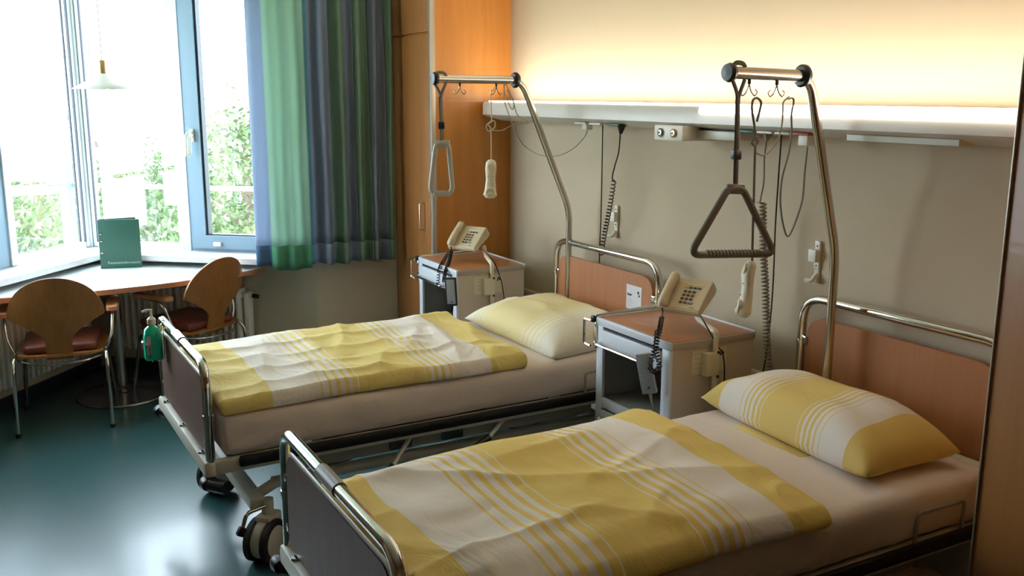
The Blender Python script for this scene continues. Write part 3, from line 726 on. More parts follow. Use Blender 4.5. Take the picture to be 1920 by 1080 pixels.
# ------------------------------------------------------------------ trapeze poles with handles
def pole(pts, hooks, d, label, big):
    t = thing('trapeze_pole', label, 'grab pole', pts[0])
    base = Vector(pts[0]); P = [Vector(p)-base for p in pts]
    MB().tube(fillet(P, .07, 8), .0165 if not big else .0170, 16).build('tube', M['steel'], t)
    a, b = P[-2], P[-1]; ax = (b-a).normalized(); L = (b-a).length
    s = a + ax*.035
    MB().cyl(s, b, .0205, 20).build('grip_bar', M['steel'], t)
    Rz = ax.to_track_quat('Z', 'Y').to_matrix()
    MB().lathe([(.02, -.015), (.032, -.014), (.039, -.005), (.039, .006), (.032, .014), (.02, .015)], s, 24, Rz).build('stop_disc', M['black'], t)
    MB().lathe([(0, -.014), (.027, -.013), (.032, 0), (.027, .013), (0, .015)], b, 24, Rz).build('end_cap', M['black'], t)
    for f in hooks:
        h = a.lerp(b, f) - Vector((0, 0, .022))
        st = MB().cyl(h+Vector((0, 0, .006)), h-Vector((0, 0, .012)), .006, 10).build('hook_stud', M['black'], t)
        o = MB()
        for sgn in (-1, 1):
            pts_ = [h-Vector((0, 0, .01)), h+d*(.007*sgn)-Vector((0, 0, .035)), h+d*(.020*sgn)-Vector((0, 0, .05)), h+d*(.028*sgn)-Vector((0, 0, .038)), h+d*(.020*sgn)-Vector((0, 0, .029))]
            o.tube(spline(pts_, 6), .0022, 6)
        o.build('wire_hook', M['steel'], st)
    return t
pa = [local(XA, YA, RA, .10, L_-.10, .50), Vector((-1.965, -.155, 1.215)), Vector((-1.962, -.455, 1.89)), Vector((-1.962, -.935, 1.893))]
pa[0].y = -.155; pa[0].x = -1.966
yb = Vector((0, 1, 0))
poleA = pole(pa, [.30, .72], Vector((.45, .9, 0)).normalized(), 'chrome pole curving over the head of the far bed', False)
pb = [BX(1549, 760, -.12), BX(1566, 475, -.12), BX(1519, 143, -.12), BX(1368, 136, -.12)]; pb[0] = Vector((-.12, pb[1].y+.004, .50))
poleB = pole(pb, [.42, .76], Vector((.45, .9, 0)).normalized(), 'chrome pole curving over the head of the near bed', True)

def tri_handle(top, a, b, c, hang, strap, m, label, mstrap, straplab, flat):
    """top: strap slot; a,b lower corners; hang: point on the bar"""
    t = thing('hanging_triangle', label, 'grab handle', hang)
    H = Vector(hang); T, A, B = [Vector(q)-H for q in (top, a, b)]
    side = (B-A).normalized(); w2 = .03
    loop = fillet([T-side*w2, A, B, T+side*w2], .045, 8, closed=True)
    MB().tube(loop, .0125, 12, closed=True).build('triangle_grip', m, t)
    n = side.cross(Vector((0, 0, 1))).normalized()
    R = Matrix((side, n, Vector((0, 0, 1)))).transposed()
    MB().box(T-Vector((0, 0, .004)), (.075, .020, .035), R, .008).build('top_block', m, t)
    rg = MB()
    for i in range(16):
        p = A.lerp(B, .2+.6*i/15); rg.lathe([(.011, -.004), (.0145, 0), (.011, .004)], p+Vector((0, 0, .003)), 12, side.to_track_quat('Z', 'Y').to_matrix())
    rg.build('finger_ridges', m, t)
    s = MB(); up_ = Vector((0, 0, 1))
    pth = [T+Vector((0, 0, .0)), T.lerp(Vector((0, 0, -.05)), .45), Vector((0, 0, -.085))]
    s.tube(pth, .010, 8, flat=(1, .30)) if False else s.tube(pth, .011, 8, flat=(.35, 1))
    s.build('strap', mstrap, t)
    l = MB()
    lp = spline([Vector((0, 0, -.09)), side*.010+Vector((0, 0, -.06)), side*.028+Vector((0, 0, -.01)), side*.02+Vector((0, 0, .026)), side*-.02+Vector((0, 0, .026)), side*-.030+Vector((0, 0, -.015)), side*-.008+Vector((0, 0, -.06)), Vector((0, 0, -.09))], 6)
    l.tube(lp, .008, 8, flat=(.35, 1)); l.build('strap_loop', mstrap, t)
    MB().box(T.lerp(Vector((0, 0, -.085)), .38), (.030, .022, .034), R, .004).build('buckle', M['black'], t)
    return t
hB = Vector((-.12, -.680, 1.893))
tri_handle(BX(1379, 352, -.12), BX(1293, 478, -.12), BX(1452, 476, -.12), None, hB, 0, M['tri'], 'large grey triangle handle on a black strap above the near cabinet', M['strap'], '', None)
hA = Vector((-1.962, -.905, 1.893))
sA = Vector((.30, .95, 0)).normalized()
tA = BX(829, 268, -1.962); tA_mid = Vector((tA.x, tA.y, 1.335))
tri_handle(tA, tA_mid - sA*.052 + Vector((-.03, 0, 0)), tA_mid + sA*.052, None, hA, 0, M['trilight'], 'pale triangle handle hanging edge-on in front of the wardrobe', M['strapgrey'], '', None)

# ------------------------------------------------------------------ call handsets on cables
def handset(name, topp, botp, face, label, cable, cablemat, r):
    t = thing(name, label, 'handset', topp)
    T = Vector(topp); A = Vector((0, 0, 0)); B = Vector(botp)-T; ax = (B-A).normalized(); L = (B-A).length
    f = Vector(face); f = (f-ax*f.dot(ax)).normalized(); sd = ax.cross(f)
    def P(s, u): return A+ax*(s*L)+f*u
    pts = [P(0, 0), P(.06, .006), P(.22, .010), P(.5, .004), P(.78, .002), P(.92, .006), P(1, .010)]
    rr = [.016, .026, .029, .024, .029, .036, .022]
    body = MB().tube(spline(pts, 5), [rr[min(6, int(i/5))]*(1-(i % 5)/5)+rr[min(6, int(i/5)+1)]*((i % 5)/5) for i in range(31)], 14, flat=(.72, 1)).build('body', M['handset'], t)
    for s, q in ((.16, .021), (.84, .026)):
        Rz = f.to_track_quat('Z', 'Y').to_matrix()
        MB().lathe([(q, -.004), (q, .014), (q*.75, .018), (q*.7, .014), (0, .013)], P(s, .012), 20, Rz).build('speaker_cup', M['handset'], body)
    for s, k in ((.06, 1), (.06, -1), (.42, 1), (.42, -1), (.62, 1), (.62, -1)):
        MB().lathe([(0, .002), (.002, .002), (.002, 0)], P(s, .022)+sd*(.012*k), 8, f.to_track_quat('Z', 'Y').to_matrix()).build('pinhole', M['ink'], body)
    cb = MB(); cb.tube([Vector(c)-T for c in cable], r, 8); cb.build('cable', cablemat, t)
    return t
X1 = -1.962
def px1(*q): return [BX(a, b, X1) for a, b in q]
loop = spline(px1((921, 302), (921, 262), (920, 240)), 6)
knot = [p for p in px1((914, 232), (926, 226), (928, 238), (916, 246), (912, 236), (922, 228))]
up1 = px1((921, 200), (921, 172), (926, 168), (934, 150))
handset('call_handset', BX(921, 301, X1), BX(919, 371, X1), (.8, -.45, .1), 'ivory call handset hanging in front of the orange wardrobe side', list(loop)+spline(knot, 5)+spline(up1, 6), M['cordwhite'], .0030)
o = MB().tube(spline(px1((920, 244), (940, 245), (958, 236), (970, 231), (990, 230), (985, 225), (970, 215), (962, 190), (952, 165), (945, 155), (948, 180), (960, 205), (963, 190), (950, 168)), 7), .0028, 7).build('grey_cable', M['cordgrey']); tag(o, 'tangled grey cable looped on the hook of the far pole', 'cable')
w_ = spline([BY(1101, 245, -.16), BY(1095, 258, -.15), BY(1075, 278, -.13), BY(1045, 292, -.12), BY(1010, 290, -.12), BY(980, 270, -.14), BX(962, 235, X1+.01), BX(946, 190, X1+.01), BX(946, 158, X1+.01)], 8)
t = thing('call_cable', 'thin grey cable sagging between the white plug and the far pole', 'cable'); MB().tube(w_, .0028, 7).build('cable', M['cordgrey'], t); q = BY(1101, 235, -.165); MB().bx(q.x-.022, q.x+.022, q.y-.02, q.y+.02, q.z-.022, 1.674, .005).build('plug', M['white'], t)
# near handset
X2 = -.12
def px2(*q): return [BX(a, b, X2) for a, b in q]
cab = spline(px2((1410, 494), (1411, 450), (1413, 380), (1415, 300), (1416, 275)), 6)
kn = spline(px2((1409, 268), (1416, 256), (1421, 266), (1413, 272), (1410, 262), (1418, 262)), 5)
cab2 = spline(px2((1416, 252), (1414, 232), (1410, 205), (1412, 188), (1420, 184), (1427, 192), (1425, 205), (1419, 228)), 6)
handset('call_handset', BX(1412, 492, X2), BX(1394, 594, X2+.03), (-.55, -.83, -.1), 'ivory call handset hanging beside the big triangle handle', list(cab)+kn+cab2, M['cordbrown'], .0042)
o = MB().tube(spline(px2((1417, 286), (1430, 291), (1444, 283), (1458, 262), (1466, 235), (1468, 205), (1469, 192), (1476, 184), (1480, 182)), 7), .003, 7).build('grey_cable', M['cordgrey']); tag(o, 'grey cable looping up to the right hook of the near pole', 'cable')
o = MB().tube(spline(px2((1478, 186), (1486, 184), (1488, 192), (1484, 215), (1484, 250), (1478, 290), (1467, 330), (1463, 370), (1466, 410), (1475, 442), (1484, 434), (1497, 400), (1505, 370), (1509, 320), (1514, 275)), 7), .0045, 8, flat=(.5, 1)).build('grey_band', M['strapgrey']); tag(o, 'flat grey band hanging in a long loop beside the near pole', 'cable')
q = BY(1512, 262, -.165)
tag(MB().bx(q.x-.024, q.x+.024, q.y-.02, q.y+.02, q.z-.022, 1.674, .005).build('wall_plug', M['white']), 'white plug under the shelf just left of the near pole', 'plug')
# black cables at the wall behind the far bed
def straight(name, pts, r, m, label): return tag(MB().tube(spline(pts, 5), r, 7).build(name, m), label, 'cable')
straight('black_cable', [BY(1130, 227, -.16), BY(1129, 300, -.13), BY(1127, 400, -.10), BY(1124, 478, -.07), V(BY(1124, 480, -.07).x, -.07, .55)], .0032, M['black'], 'straight black cable hanging down behind the far headboard')
straight('black_cable', [BY(1466, 247, -.16), BY(1462, 300, -.14), BY(1454, 420, -.10), BY(1449, 540, -.07), BY(1440, 640, -.06), BY(1426, 725, -.06)], .0032, M['black'], 'straight black cable hanging behind the large triangle handle')
t = thing('coiled_cord', 'black coiled power cord hanging by the far headboard', 'cord')
MB().tube(spline([BY(1163, 250, -.16), BY(1160, 285, -.15), BY(1153, 310, -.13), BY(1148, 333, -.12), BY(1153, 340, -.12)], 6), .0034, 8).build('lead', M['black'], t)
MB().tube(helix([BY(1151, 340, -.12), BY(1143, 390, -.11), BY(1133, 440, -.09), BY(1127, 478, -.08)], .011, 22, 12), .0030, 6).build('coil', M['black'], t)
q = BY(1165, 237, -.165); MB().tube([V(q.x, q.y, 1.674), V(q.x, q.y, q.z), V(q.x-.004, q.y, q.z-.035)], [.022, .020, .007], 14).build('plug', M['black'], t)
t = thing('coiled_cord', 'thick grey coiled cord hanging behind the large triangle handle', 'cord')
MB().tube(spline([BY(1437, 262, -.15), BY(1433, 300, -.14), BY(1432, 340, -.13), BY(1425, 378, -.12)], 6), .0034, 8).build('lead', M['cordgrey'], t)
MB().tube(helix([BY(1430, 380, -.12), BY(1431, 460, -.115), BY(1435, 540, -.11), BY(1438, 640, -.10), BY(1444, 700, -.09)], .0125, 46, 12), .0044, 6).build('coil', M['cordgrey'], t)
MB().tube(spline([BY(1441, 702, -.09), BY(1444, 716, -.09), BY(1450, 728, -.09)], 4), .003, 6).build('tail', M['cordwhite'], t)
q = BY(1440, 250, -.165); MB().tube([V(q.x, q.y, 1.674), V(q.x, q.y, q.z), V(q.x-.004, q.y, q.z-.03)], [.024, .020, .007], 14).build('plug', M['cordgrey'], t)

# ------------------------------------------------------------------ bedside cabinets
def cabinet(x, y, label):
    w, d, h = .505, .418, .87
    t = thing('bedside_cabinet', label, 'bedside cabinet', (x, y, 0))
    MB().bx(.0, .02, 0, d, .10, h-.03).bx(w-.02, w, .0, d, .10, h-.03).bx(.02, w-.02, d-.015, d, .10, h-.03).bx(.02, w-.02, .01, d-.015, .10, .12).build('carcass', M['cabside'], t)
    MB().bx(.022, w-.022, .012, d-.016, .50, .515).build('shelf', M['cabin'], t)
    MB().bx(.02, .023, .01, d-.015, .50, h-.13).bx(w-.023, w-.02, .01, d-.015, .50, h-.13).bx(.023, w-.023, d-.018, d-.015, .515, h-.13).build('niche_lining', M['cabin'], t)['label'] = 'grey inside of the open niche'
    MB().bx(-.002, .045, -.012, .002, .10, h-.03, .002).bx(w-.050, w+.002, -.012, .002, .10, h-.03, .002).bx(.045, w-.05, -.012, .002, .475, .52, .002).build('face_frame', M['cabfront'], t)['label'] = 'pale face frame'
    tp = MB().bx(-.006, w+.008, -.012, d+.006, h-.03, h-.002, .004).build('top_board', M['cabedge'], t)
    MB().bx(.0, w-.0, .006, d-.012, h-.003, h, .001).build('top_surface', M['board'], tp)['label'] = 'brown laminate top surface'
    MB().bx(-.007, w+.009, -.014, -.004, h-.032, h+.001, .003).bx(-.006, .003, -.01, d+.006, h-.01, h+.003, .001).bx(-.006, w+.009, d-.002, d+.006, h-.01, h+.004, .001).build('front_lip', M['cabfront'], tp)
    dr = MB().bx(.05, w-.055, -.020, .0, h-.125, h-.045, .003).build('drawer', M['cabfront'], t)
    MB().bx(.052, w-.057, -.0135, -.010, h-.044, h-.036).build('gap', M['ink'], dr)
    MB().tube(fillet([(.04, -.012, h-.105), (.04, -.05, h-.105), (w-.13, -.05, h-.105), (w-.13, -.012, h-.105)], .012), .006, 8).build('drawer_rail', M['chrome'], dr)
    do = MB().bx(.05, w-.055, -.020, .0, .13, .465, .003).build('door', M['cabfront'], t)
    MB().tube(fillet([(.075, -.018, .44), (.075, -.05, .44), (.075, -.05, .31), (.075, -.018, .31)], .012), .005, 8).build('handle', M['chrome'], do)
    # towel rail and square ring on the left side
    MB().tube(fillet([(-.025, -.005, h-.004), (-.025, d*.9, h+.012), (-.0, d*.9, h+.012)], .03), .011, 12).build('side_rail', M['chrome'], t)
    MB().bx(-.035, -.012, -.025, .005, h-.025, h+.004, .003).build('rail_clamp', M['black'], t)
    MB().tube(fillet([(-.02, -.03, h-.015), (-.068, -.035, h-.015), (-.068, -.035, h-.125), (-.025, -.03, h-.13)], .012), .0065, 8).build('side_ring', M['chrome'], t)
    MB().bx(-.02, -.0, -.02, .008, h-.14, h-.02, .004).build('ring_plate', M['chrome'], t)
    for sx in (.04, w-.04):
        for sy in (.04, d-.04):
            ca = MB().cyl((sx, sy, .055), (sx, sy, .10), .012, 10).build('castor', M['darksteel'], t)
            MB().lathe([(0, -.011), (.028, -.011), (.03, 0), (.028, .011), (0, .011)], (sx, sy+.01, .03), 20, Matrix.Rotation(PI/2, 3, 'Y')).build('wheel', M['rubber'], ca)
    # telephone arm clamped to the right side
    ay = .20
    arm = MB(); arm.tube(fillet([(w+.022, ay, h-.205), (w+.022, ay, h+.022), (w+.012, ay+.0, h+.028), (w-.17, ay+.06, h+.036), (w-.20, ay+.065, h+.09)], .028, 6), .0115, 12).build('telephone_arm', M['phonetrim'], t)
    a2 = [c for c in col.objects if c.parent == t and c.name.startswith('telephone_arm')][0]
    MB().tube(fillet([(w+.022, ay, h-.165), (w+.024, ay, h-.235), (w+.045, ay+.03, h-.235)], .015), .0115, 12).lathe([(0, -.013), (.012, -.01), (.015, 0), (.012, .01), (0, .013)], (w+.047, ay+.03, h-.233), 12).build('hook_end', M['phonetrim'], a2)
    MB().bx(w+.001, w+.036, ay-.055, ay+.012, h-.15, h-.055, .005).build('clamp_block', M['phonetrim'], a2)
    for z in (h-.055, h-.155): MB().cyl((w+.034, ay+.004, z), (w+.040, ay+.004, z), .006, 10).build('screw', M['ink'], a2)
    st = MB().bx(w+.0003, w+.0012, ay-.10, ay+.075, h-.145, h-.045).build('sticker', M['phonetrim'], t); st['label'] = 'pale inspection sticker behind the clamp'
    for k, (yy, zz, ww) in enumerate(((.052, h-.065, .012), (.060, h-.072, .010), (.046, h-.076, .008))): MB().bx(w+.0012, w+.0018, ay+yy-ww/2, ay+yy+ww/2, zz-ww/2, zz+ww/2).build('mark', M['ink'], st)
    for k in range(4): MB().bx(w+.0012, w+.0016, ay-.09, ay-.06, h-.06-k*.02, h-.058-k*.02).build('mark', M['greyink'], st)
    return t
cabA = (-2.828, -.645); cabB = (-1.026, -.588)
cabinet(*cabA, 'white bedside cabinet with brown top by the orange wardrobe')
cabinet(*cabB, 'white bedside cabinet with brown top between the two beds')

def telephone(c, face_rz, label, cordpts, tail, wire):
    """c centre of body; phone faces local -Y (tilted back)"""
    t = thing('telephone', label, 'telephone', c, face_rz, None)
    tilt = Matrix.Rotation(math.radians(42), 3, 'X')      # local XY is the phone's face, Z its normal
    def T(v): return tilt @ Vector(v)
    def pb(mb, x0, x1, y0, y1, z0, z1, bev=0): mb.box(T(((x0+x1)/2, (y0+y1)/2, (z0+z1)/2)), (abs(x1-x0), abs(y1-y0), abs(z1-z0)), tilt, bev); return mb
    W, D = .190, .170
    # wedge body
    bd_ = MB(); prof = [(-D/2, -.020), (-D/2, .0), (-D/2+.008, .008), (D/2-.03, .008), (D/2, .004), (D/2, -.052), (D/2-.03, -.056)]
    vs = []
    A = [bd_.bm.verts.new(T((-W/2, p[0], p[1]))) for p in prof]; B = [bd_.bm.verts.new(T((W/2, p[0], p[1]))) for p in prof]
    bd_._f(A); bd_._f(list(reversed(B)))
    for i in range(len(prof)): bd_._f([A[i], B[i], B[(i+1) % len(prof)], A[(i+1) % len(prof)]])
    bmesh.ops.bevel(bd_.bm, geom=list(bd_.bm.edges), offset=.004, segments=2, affect='EDGES')
    b = bd_.build('base', M['phone'], t)
    m_ = MB(); pb(m_, -.010, .070, .046, .054, .007, .0095, .001); m_.build('name_strip', M['phonetrim'], b)
    for r in range(4):
        for k in range(3):
            if r == 3 and k == 2: continue
            m_ = MB(); x = -.008+k*.019; y = .018-r*.0185; pb(m_, x, x+.0135, y-.011, y, .007, .0115, .0012); m_.build('key', M['keydark'], b)
    m_ = MB(); pb(m_, .029, .052, .018-3*.0185-.011, .018-3*.0185, .007, .0115, .0012); m_.build('key', M['keyviolet'], b)['label'] = 'wide pale violet key'
    for k, mm in enumerate(('keyyellow', 'keygreen', 'keyblue', 'keydark')):
        m_ = MB(); x = -.012+k*.0195; pb(m_, x, x+.0145, .029, .038, .007, .0115, .0012); m_.build('key', M[mm], b)
    m_ = MB(); pb(m_, .045, .068, -.066, -.064, .0075, .0085); m_.build('print', M['ink'], b)
    # handset lies along the left side
    hs = MB(); x = -W/2+.030
    pts = [T((x, -.082, .016)), T((x, -.072, .022)), T((x, -.045, .026)), T((x, 0, .032)), T((x, .040, .028)), T((x, .064, .024)), T((x, .074, .012))]
    rr = [.020, .027, .026, .022, .023, .026, .018]; sp_ = spline(pts, 4)
    hs.tube(sp_, [rr[min(6, i//4)]*(1-(i % 4)/4)+rr[min(6, i//4+1)]*((i % 4)/4) for i in range(len(sp_))], 16, flat=(.85, 1)).build('handset', M['phone'], t)
    ci = Matrix.Rotation(-face_rz, 3, 'Z')
    def W2L(p): return ci @ (Vector(p)-Vector(c))
    cp = [W2L(p) for p in cordpts]
    cc = MB(); cc.tube([T((x, -.088, .012)), T((x, -.094, -.005)), cp[0]], .003, 8); cc.tube(helix(cp, .0088, 34, 10), .0027, 6); cc.build('coiled_cord', M['black'], t)
    if tail:
        MB().tube(helix([W2L(p) for p in tail], .0088, 20, 10), .0027, 6).build('coiled_cord', M['black'], t)
    MB().tube(spline([W2L(p) for p in wire], 6), .003, 7).build('line_cord', M['black'], t)
    return t
def face_cam(c): d = CAM-Vector(c); return math.atan2(d.y, d.x)+PI/2
cB_ = BY(1285, 553, -.42)
telephone(cB_, math.radians(24), 'beige push-button telephone on the cabinet between the beds',
          [BY(1241, 594, -.55), BY(1236, 622, -.60), BY(1229, 650, -.64), BY(1221, 675, -.66), BY(1219, 689, -.66), BY(1226, 697, -.66), BY(1235, 690, -.66), BY(1235, 676, -.66), BY(1230, 655, -.65), BY(1232, 620, -.62)], None,
          [BY(1311, 588, -.42), BY(1325, 612, -.42), BX(1343, 645, -.50), BX(1357, 672, -.50), BX(1358, 740, -.50)])
cA_ = BY(876, 445, -.46)
telephone(cA_, math.radians(28), 'beige push-button telephone on the cabinet next to the wardrobe',
          [BY(846, 472, -.55), BY(842, 490, -.60), BY(835, 510, -.68), BY(832, 528, -.68)], [BY(842, 474, -.56), BY(831, 490, -.62), BY(824, 505, -.68), BY(821, 530, -.69), BY(823, 548, -.69)],
          [BY(906, 468, -.46), BX(925, 490, -2.31), BX(938, 520, -2.31), BX(944, 550, -2.31), BX(948, 590, -2.31)])
def remote(c, size, rx, ry, rz, m1, m2, label, wirept):
    t = thing('bed_remote', label, 'remote control', c); t.rotation_euler = (rx, ry, rz)
    w, th, h = size
    MB().box((0, 0, 0), (w, th, h), None, .005).build('casing', m1, t)
    MB().box((0, -th/2-.0005, .002), (w*.74, .002, h*.86), None, .0006).build('keypad', m2, t)
    for i in range(6): MB().box(((i % 3-1)*w*.16, -th/2-.002, h*.14-(i//3)*.018), (w*.10, .001, .006)).build('symbol', M['greyink'], t)
    MB().prism([(-.007, -h*.36), (.009, -h*.36), (.004, -h*.36+.010)], 'y', -th/2-.003, -th/2-.0015).build('arrow_mark', M['blueink'], t)
    MB().tube([(0, 0, -h/2), (0, 0, -h/2-.035)], [.008, .004], 10).tube([(0, 0, -h/2-.03), (0, .0, -h/2-.16)], .003, 7).build('lead', M['black'] if m1 == M['black'] else M['cordgrey'], t)
    MB().box((0, th/2+.004, h*.40), (w*.4, .018, .012), None, .002).build('hook', m1, t)
    return t
remote(tuple(BY(846, 547, -.70)), (.062, .022, .158), 0, math.radians(-3), .95, M['black'], mat('silver_keypad', (.30, .31, .33), .4), 'black framed bed remote hanging on the far cabinet', None)
remote(tuple(BY(1212, 700, -.655)), (.060, .022, .165), 0, math.radians(-12), .75, M['greyremote'], mat('pale_blue_keypad', (.33, .38, .46), .4), 'grey bed remote hanging on the cabinet between the beds', None)

# ------------------------------------------------------------------ radiators
def radiator(P, u0, u1, label, valve):
    t = thing('radiator', label, 'radiator')
    b = MB(); n = int((u1-u0)/.046)
    for i in range(n):
        u = u0+(i+.5)*(u1-u0)/n
        quadbox(b, P, u-.013, u+.013, .10, .205, .17, .60, .010)
        quadbox(b, P, u-.021, u+.021, .095, .12, .19, .58, .006)
    quadbox(b, P, u0, u1, .125, .175, .54, .575, .01); quadbox(b, P, u0, u1, .125, .175, .19, .225, .01)
    b.build('fins', M['radiator'], t)
    if valve:
        m_ = MB(); quadbox(m_, P, u1+.01, u1+.045, .11, .18, .03, .575, .008); m_.build('side_pipe', M['radiator'], t)
        m_ = MB(); m_.cyl(P(u1-.02, .15, .555), P(u1+.06, .15, .555), .018, 14); m_.build('valve', M['white'], t)
        m_ = MB(); m_.cyl(P(u1+.06, .15, .555), P(u1+.10, .15, .55), .014, 14); m_.build('valve_cap', M['black'], t)
    for u in (u0+.2, u1-.2):
        m_ = MB(); quadbox(m_, P, u-.01, u+.01, .062, .11, .3, .34); m_.build('wall_bracket', M['radiator'], t)
    return t
radiator(PB, .25, 1.17, 'white finned radiator under the right bay window behind the table', True)
radiator(PA, .32, 1.95, 'white finned radiator under the left bay window behind the chair', False)

# ------------------------------------------------------------------ table
t = thing('bay_table', 'pale fan-shaped table with beech edge on a steel pedestal in the bay', 'table', (-3.74, -2.25, 0))
T0 = V(-4.33, -2.245); AX = V(.996, .087); PX = V(-.087, .996); ZTOP = .745
def tp(al, pe): p = T0+AX*al+PX*pe; return (p.x+3.74, p.y+2.25)
out = [tp(.02, 0)]
out += [tp(.62, -.80), tp(.76, -.81)]
for i in range(17):
    pe = -.79+1.58*i/16; out.append(tp(1.0-.23*(pe+.12)**2, pe))
out += [tp(.76, .81), tp(.62, .80)]
tb = MB().prism(out, 'z', ZTOP-.026, ZTOP).build('table_top', M['tabletop'], t)
o2 = [Vector((p[0], p[1], ZTOP-.0125)) for p in out[1:]]
edge = MB()
def vsweep(mb, pts, z0, z1, th):
    n = len(pts)
    for i in range(n-1):
        a, b = pts[i], pts[i+1]; d = (b-a).normalized(); nn = Vector((d.y, -d.x, 0))*th
        q = [a, b, b+nn, a+nn]
        A = [mb.bm.verts.new((v.x, v.y, z0)) for v in q]; B = [mb.bm.verts.new((v.x, v.y, z1)) for v in q]
        mb._f(A); mb._f(list(reversed(B)))
        for k in range(4): mb._f([A[k], B[k], B[(k+1) % 4], A[(k+1) % 4]])
vsweep(edge, o2, ZTOP-.028, ZTOP+.0005, .006)
edge.build('beech_edging', M['edge'], t, angle=60)['label'] = 'orange beech edging'
MB().lathe([(.030, .03), (.030, ZTOP-.03)], n=24).build('column', M['steel'], t)
MB().box((0, 0, ZTOP-.032), (.34, .34, .008), None, .002).build('mounting_plate', M['darksteel'], t)
MB().lathe([(0, 0), (.265, 0), (.27, .006), (.265, .014), (.17, .026), (.06, .038), (.045, .06), (.032, .065)], n=48).build('base_disc', M['darksteel'], t)

# binder standing on the table
t = thing('ring_binder', 'dark green ring binder standing open on the bay table', 'binder')
b0 = BZ(190, 504, ZTOP); b1 = BZ(267, 501, ZTOP); bw = (b1-b0).length
t.location = (b0.x, b0.y, ZTOP); t.rotation_euler = (0, 0, math.atan2((b1-b0).y, (b1-b0).x))
bh = .305
MB().bx(.0, bw, -.002, .002, .0, bh, .0015).build('front_cover', M['binder'], t)
MB().bx(-.002, .002, -.0, .045, 0, bh, .0015).build('spine', M['binder'], t)
Rb = Matrix.Rotation(math.radians(18), 3, 'Z')
MB().box(Rb@Vector((bw*.45, 0, bh/2))+Vector((0, .045, 0)), (bw*.9, .004, bh), Rb, .0015).build('back_cover', M['binder'], t)
MB().bx(.012, bw*.9, .010, .022, .01, bh-.015).build('pages', M['paper'], t)
for z in (.10, .175, .22): MB().lathe([(.006, 0), (.006, .002), (.003, .0025)], (.012, -.002, z), 14, Matrix.Rotation(PI/2, 3, 'X')).build('rivet', M['chrome'], t)
textmesh('title', 'Patienteninformation', .0225, M['print'], t, (bw-.008, -.0026, .028), (PI/2, 0, 0), align='RIGHT')

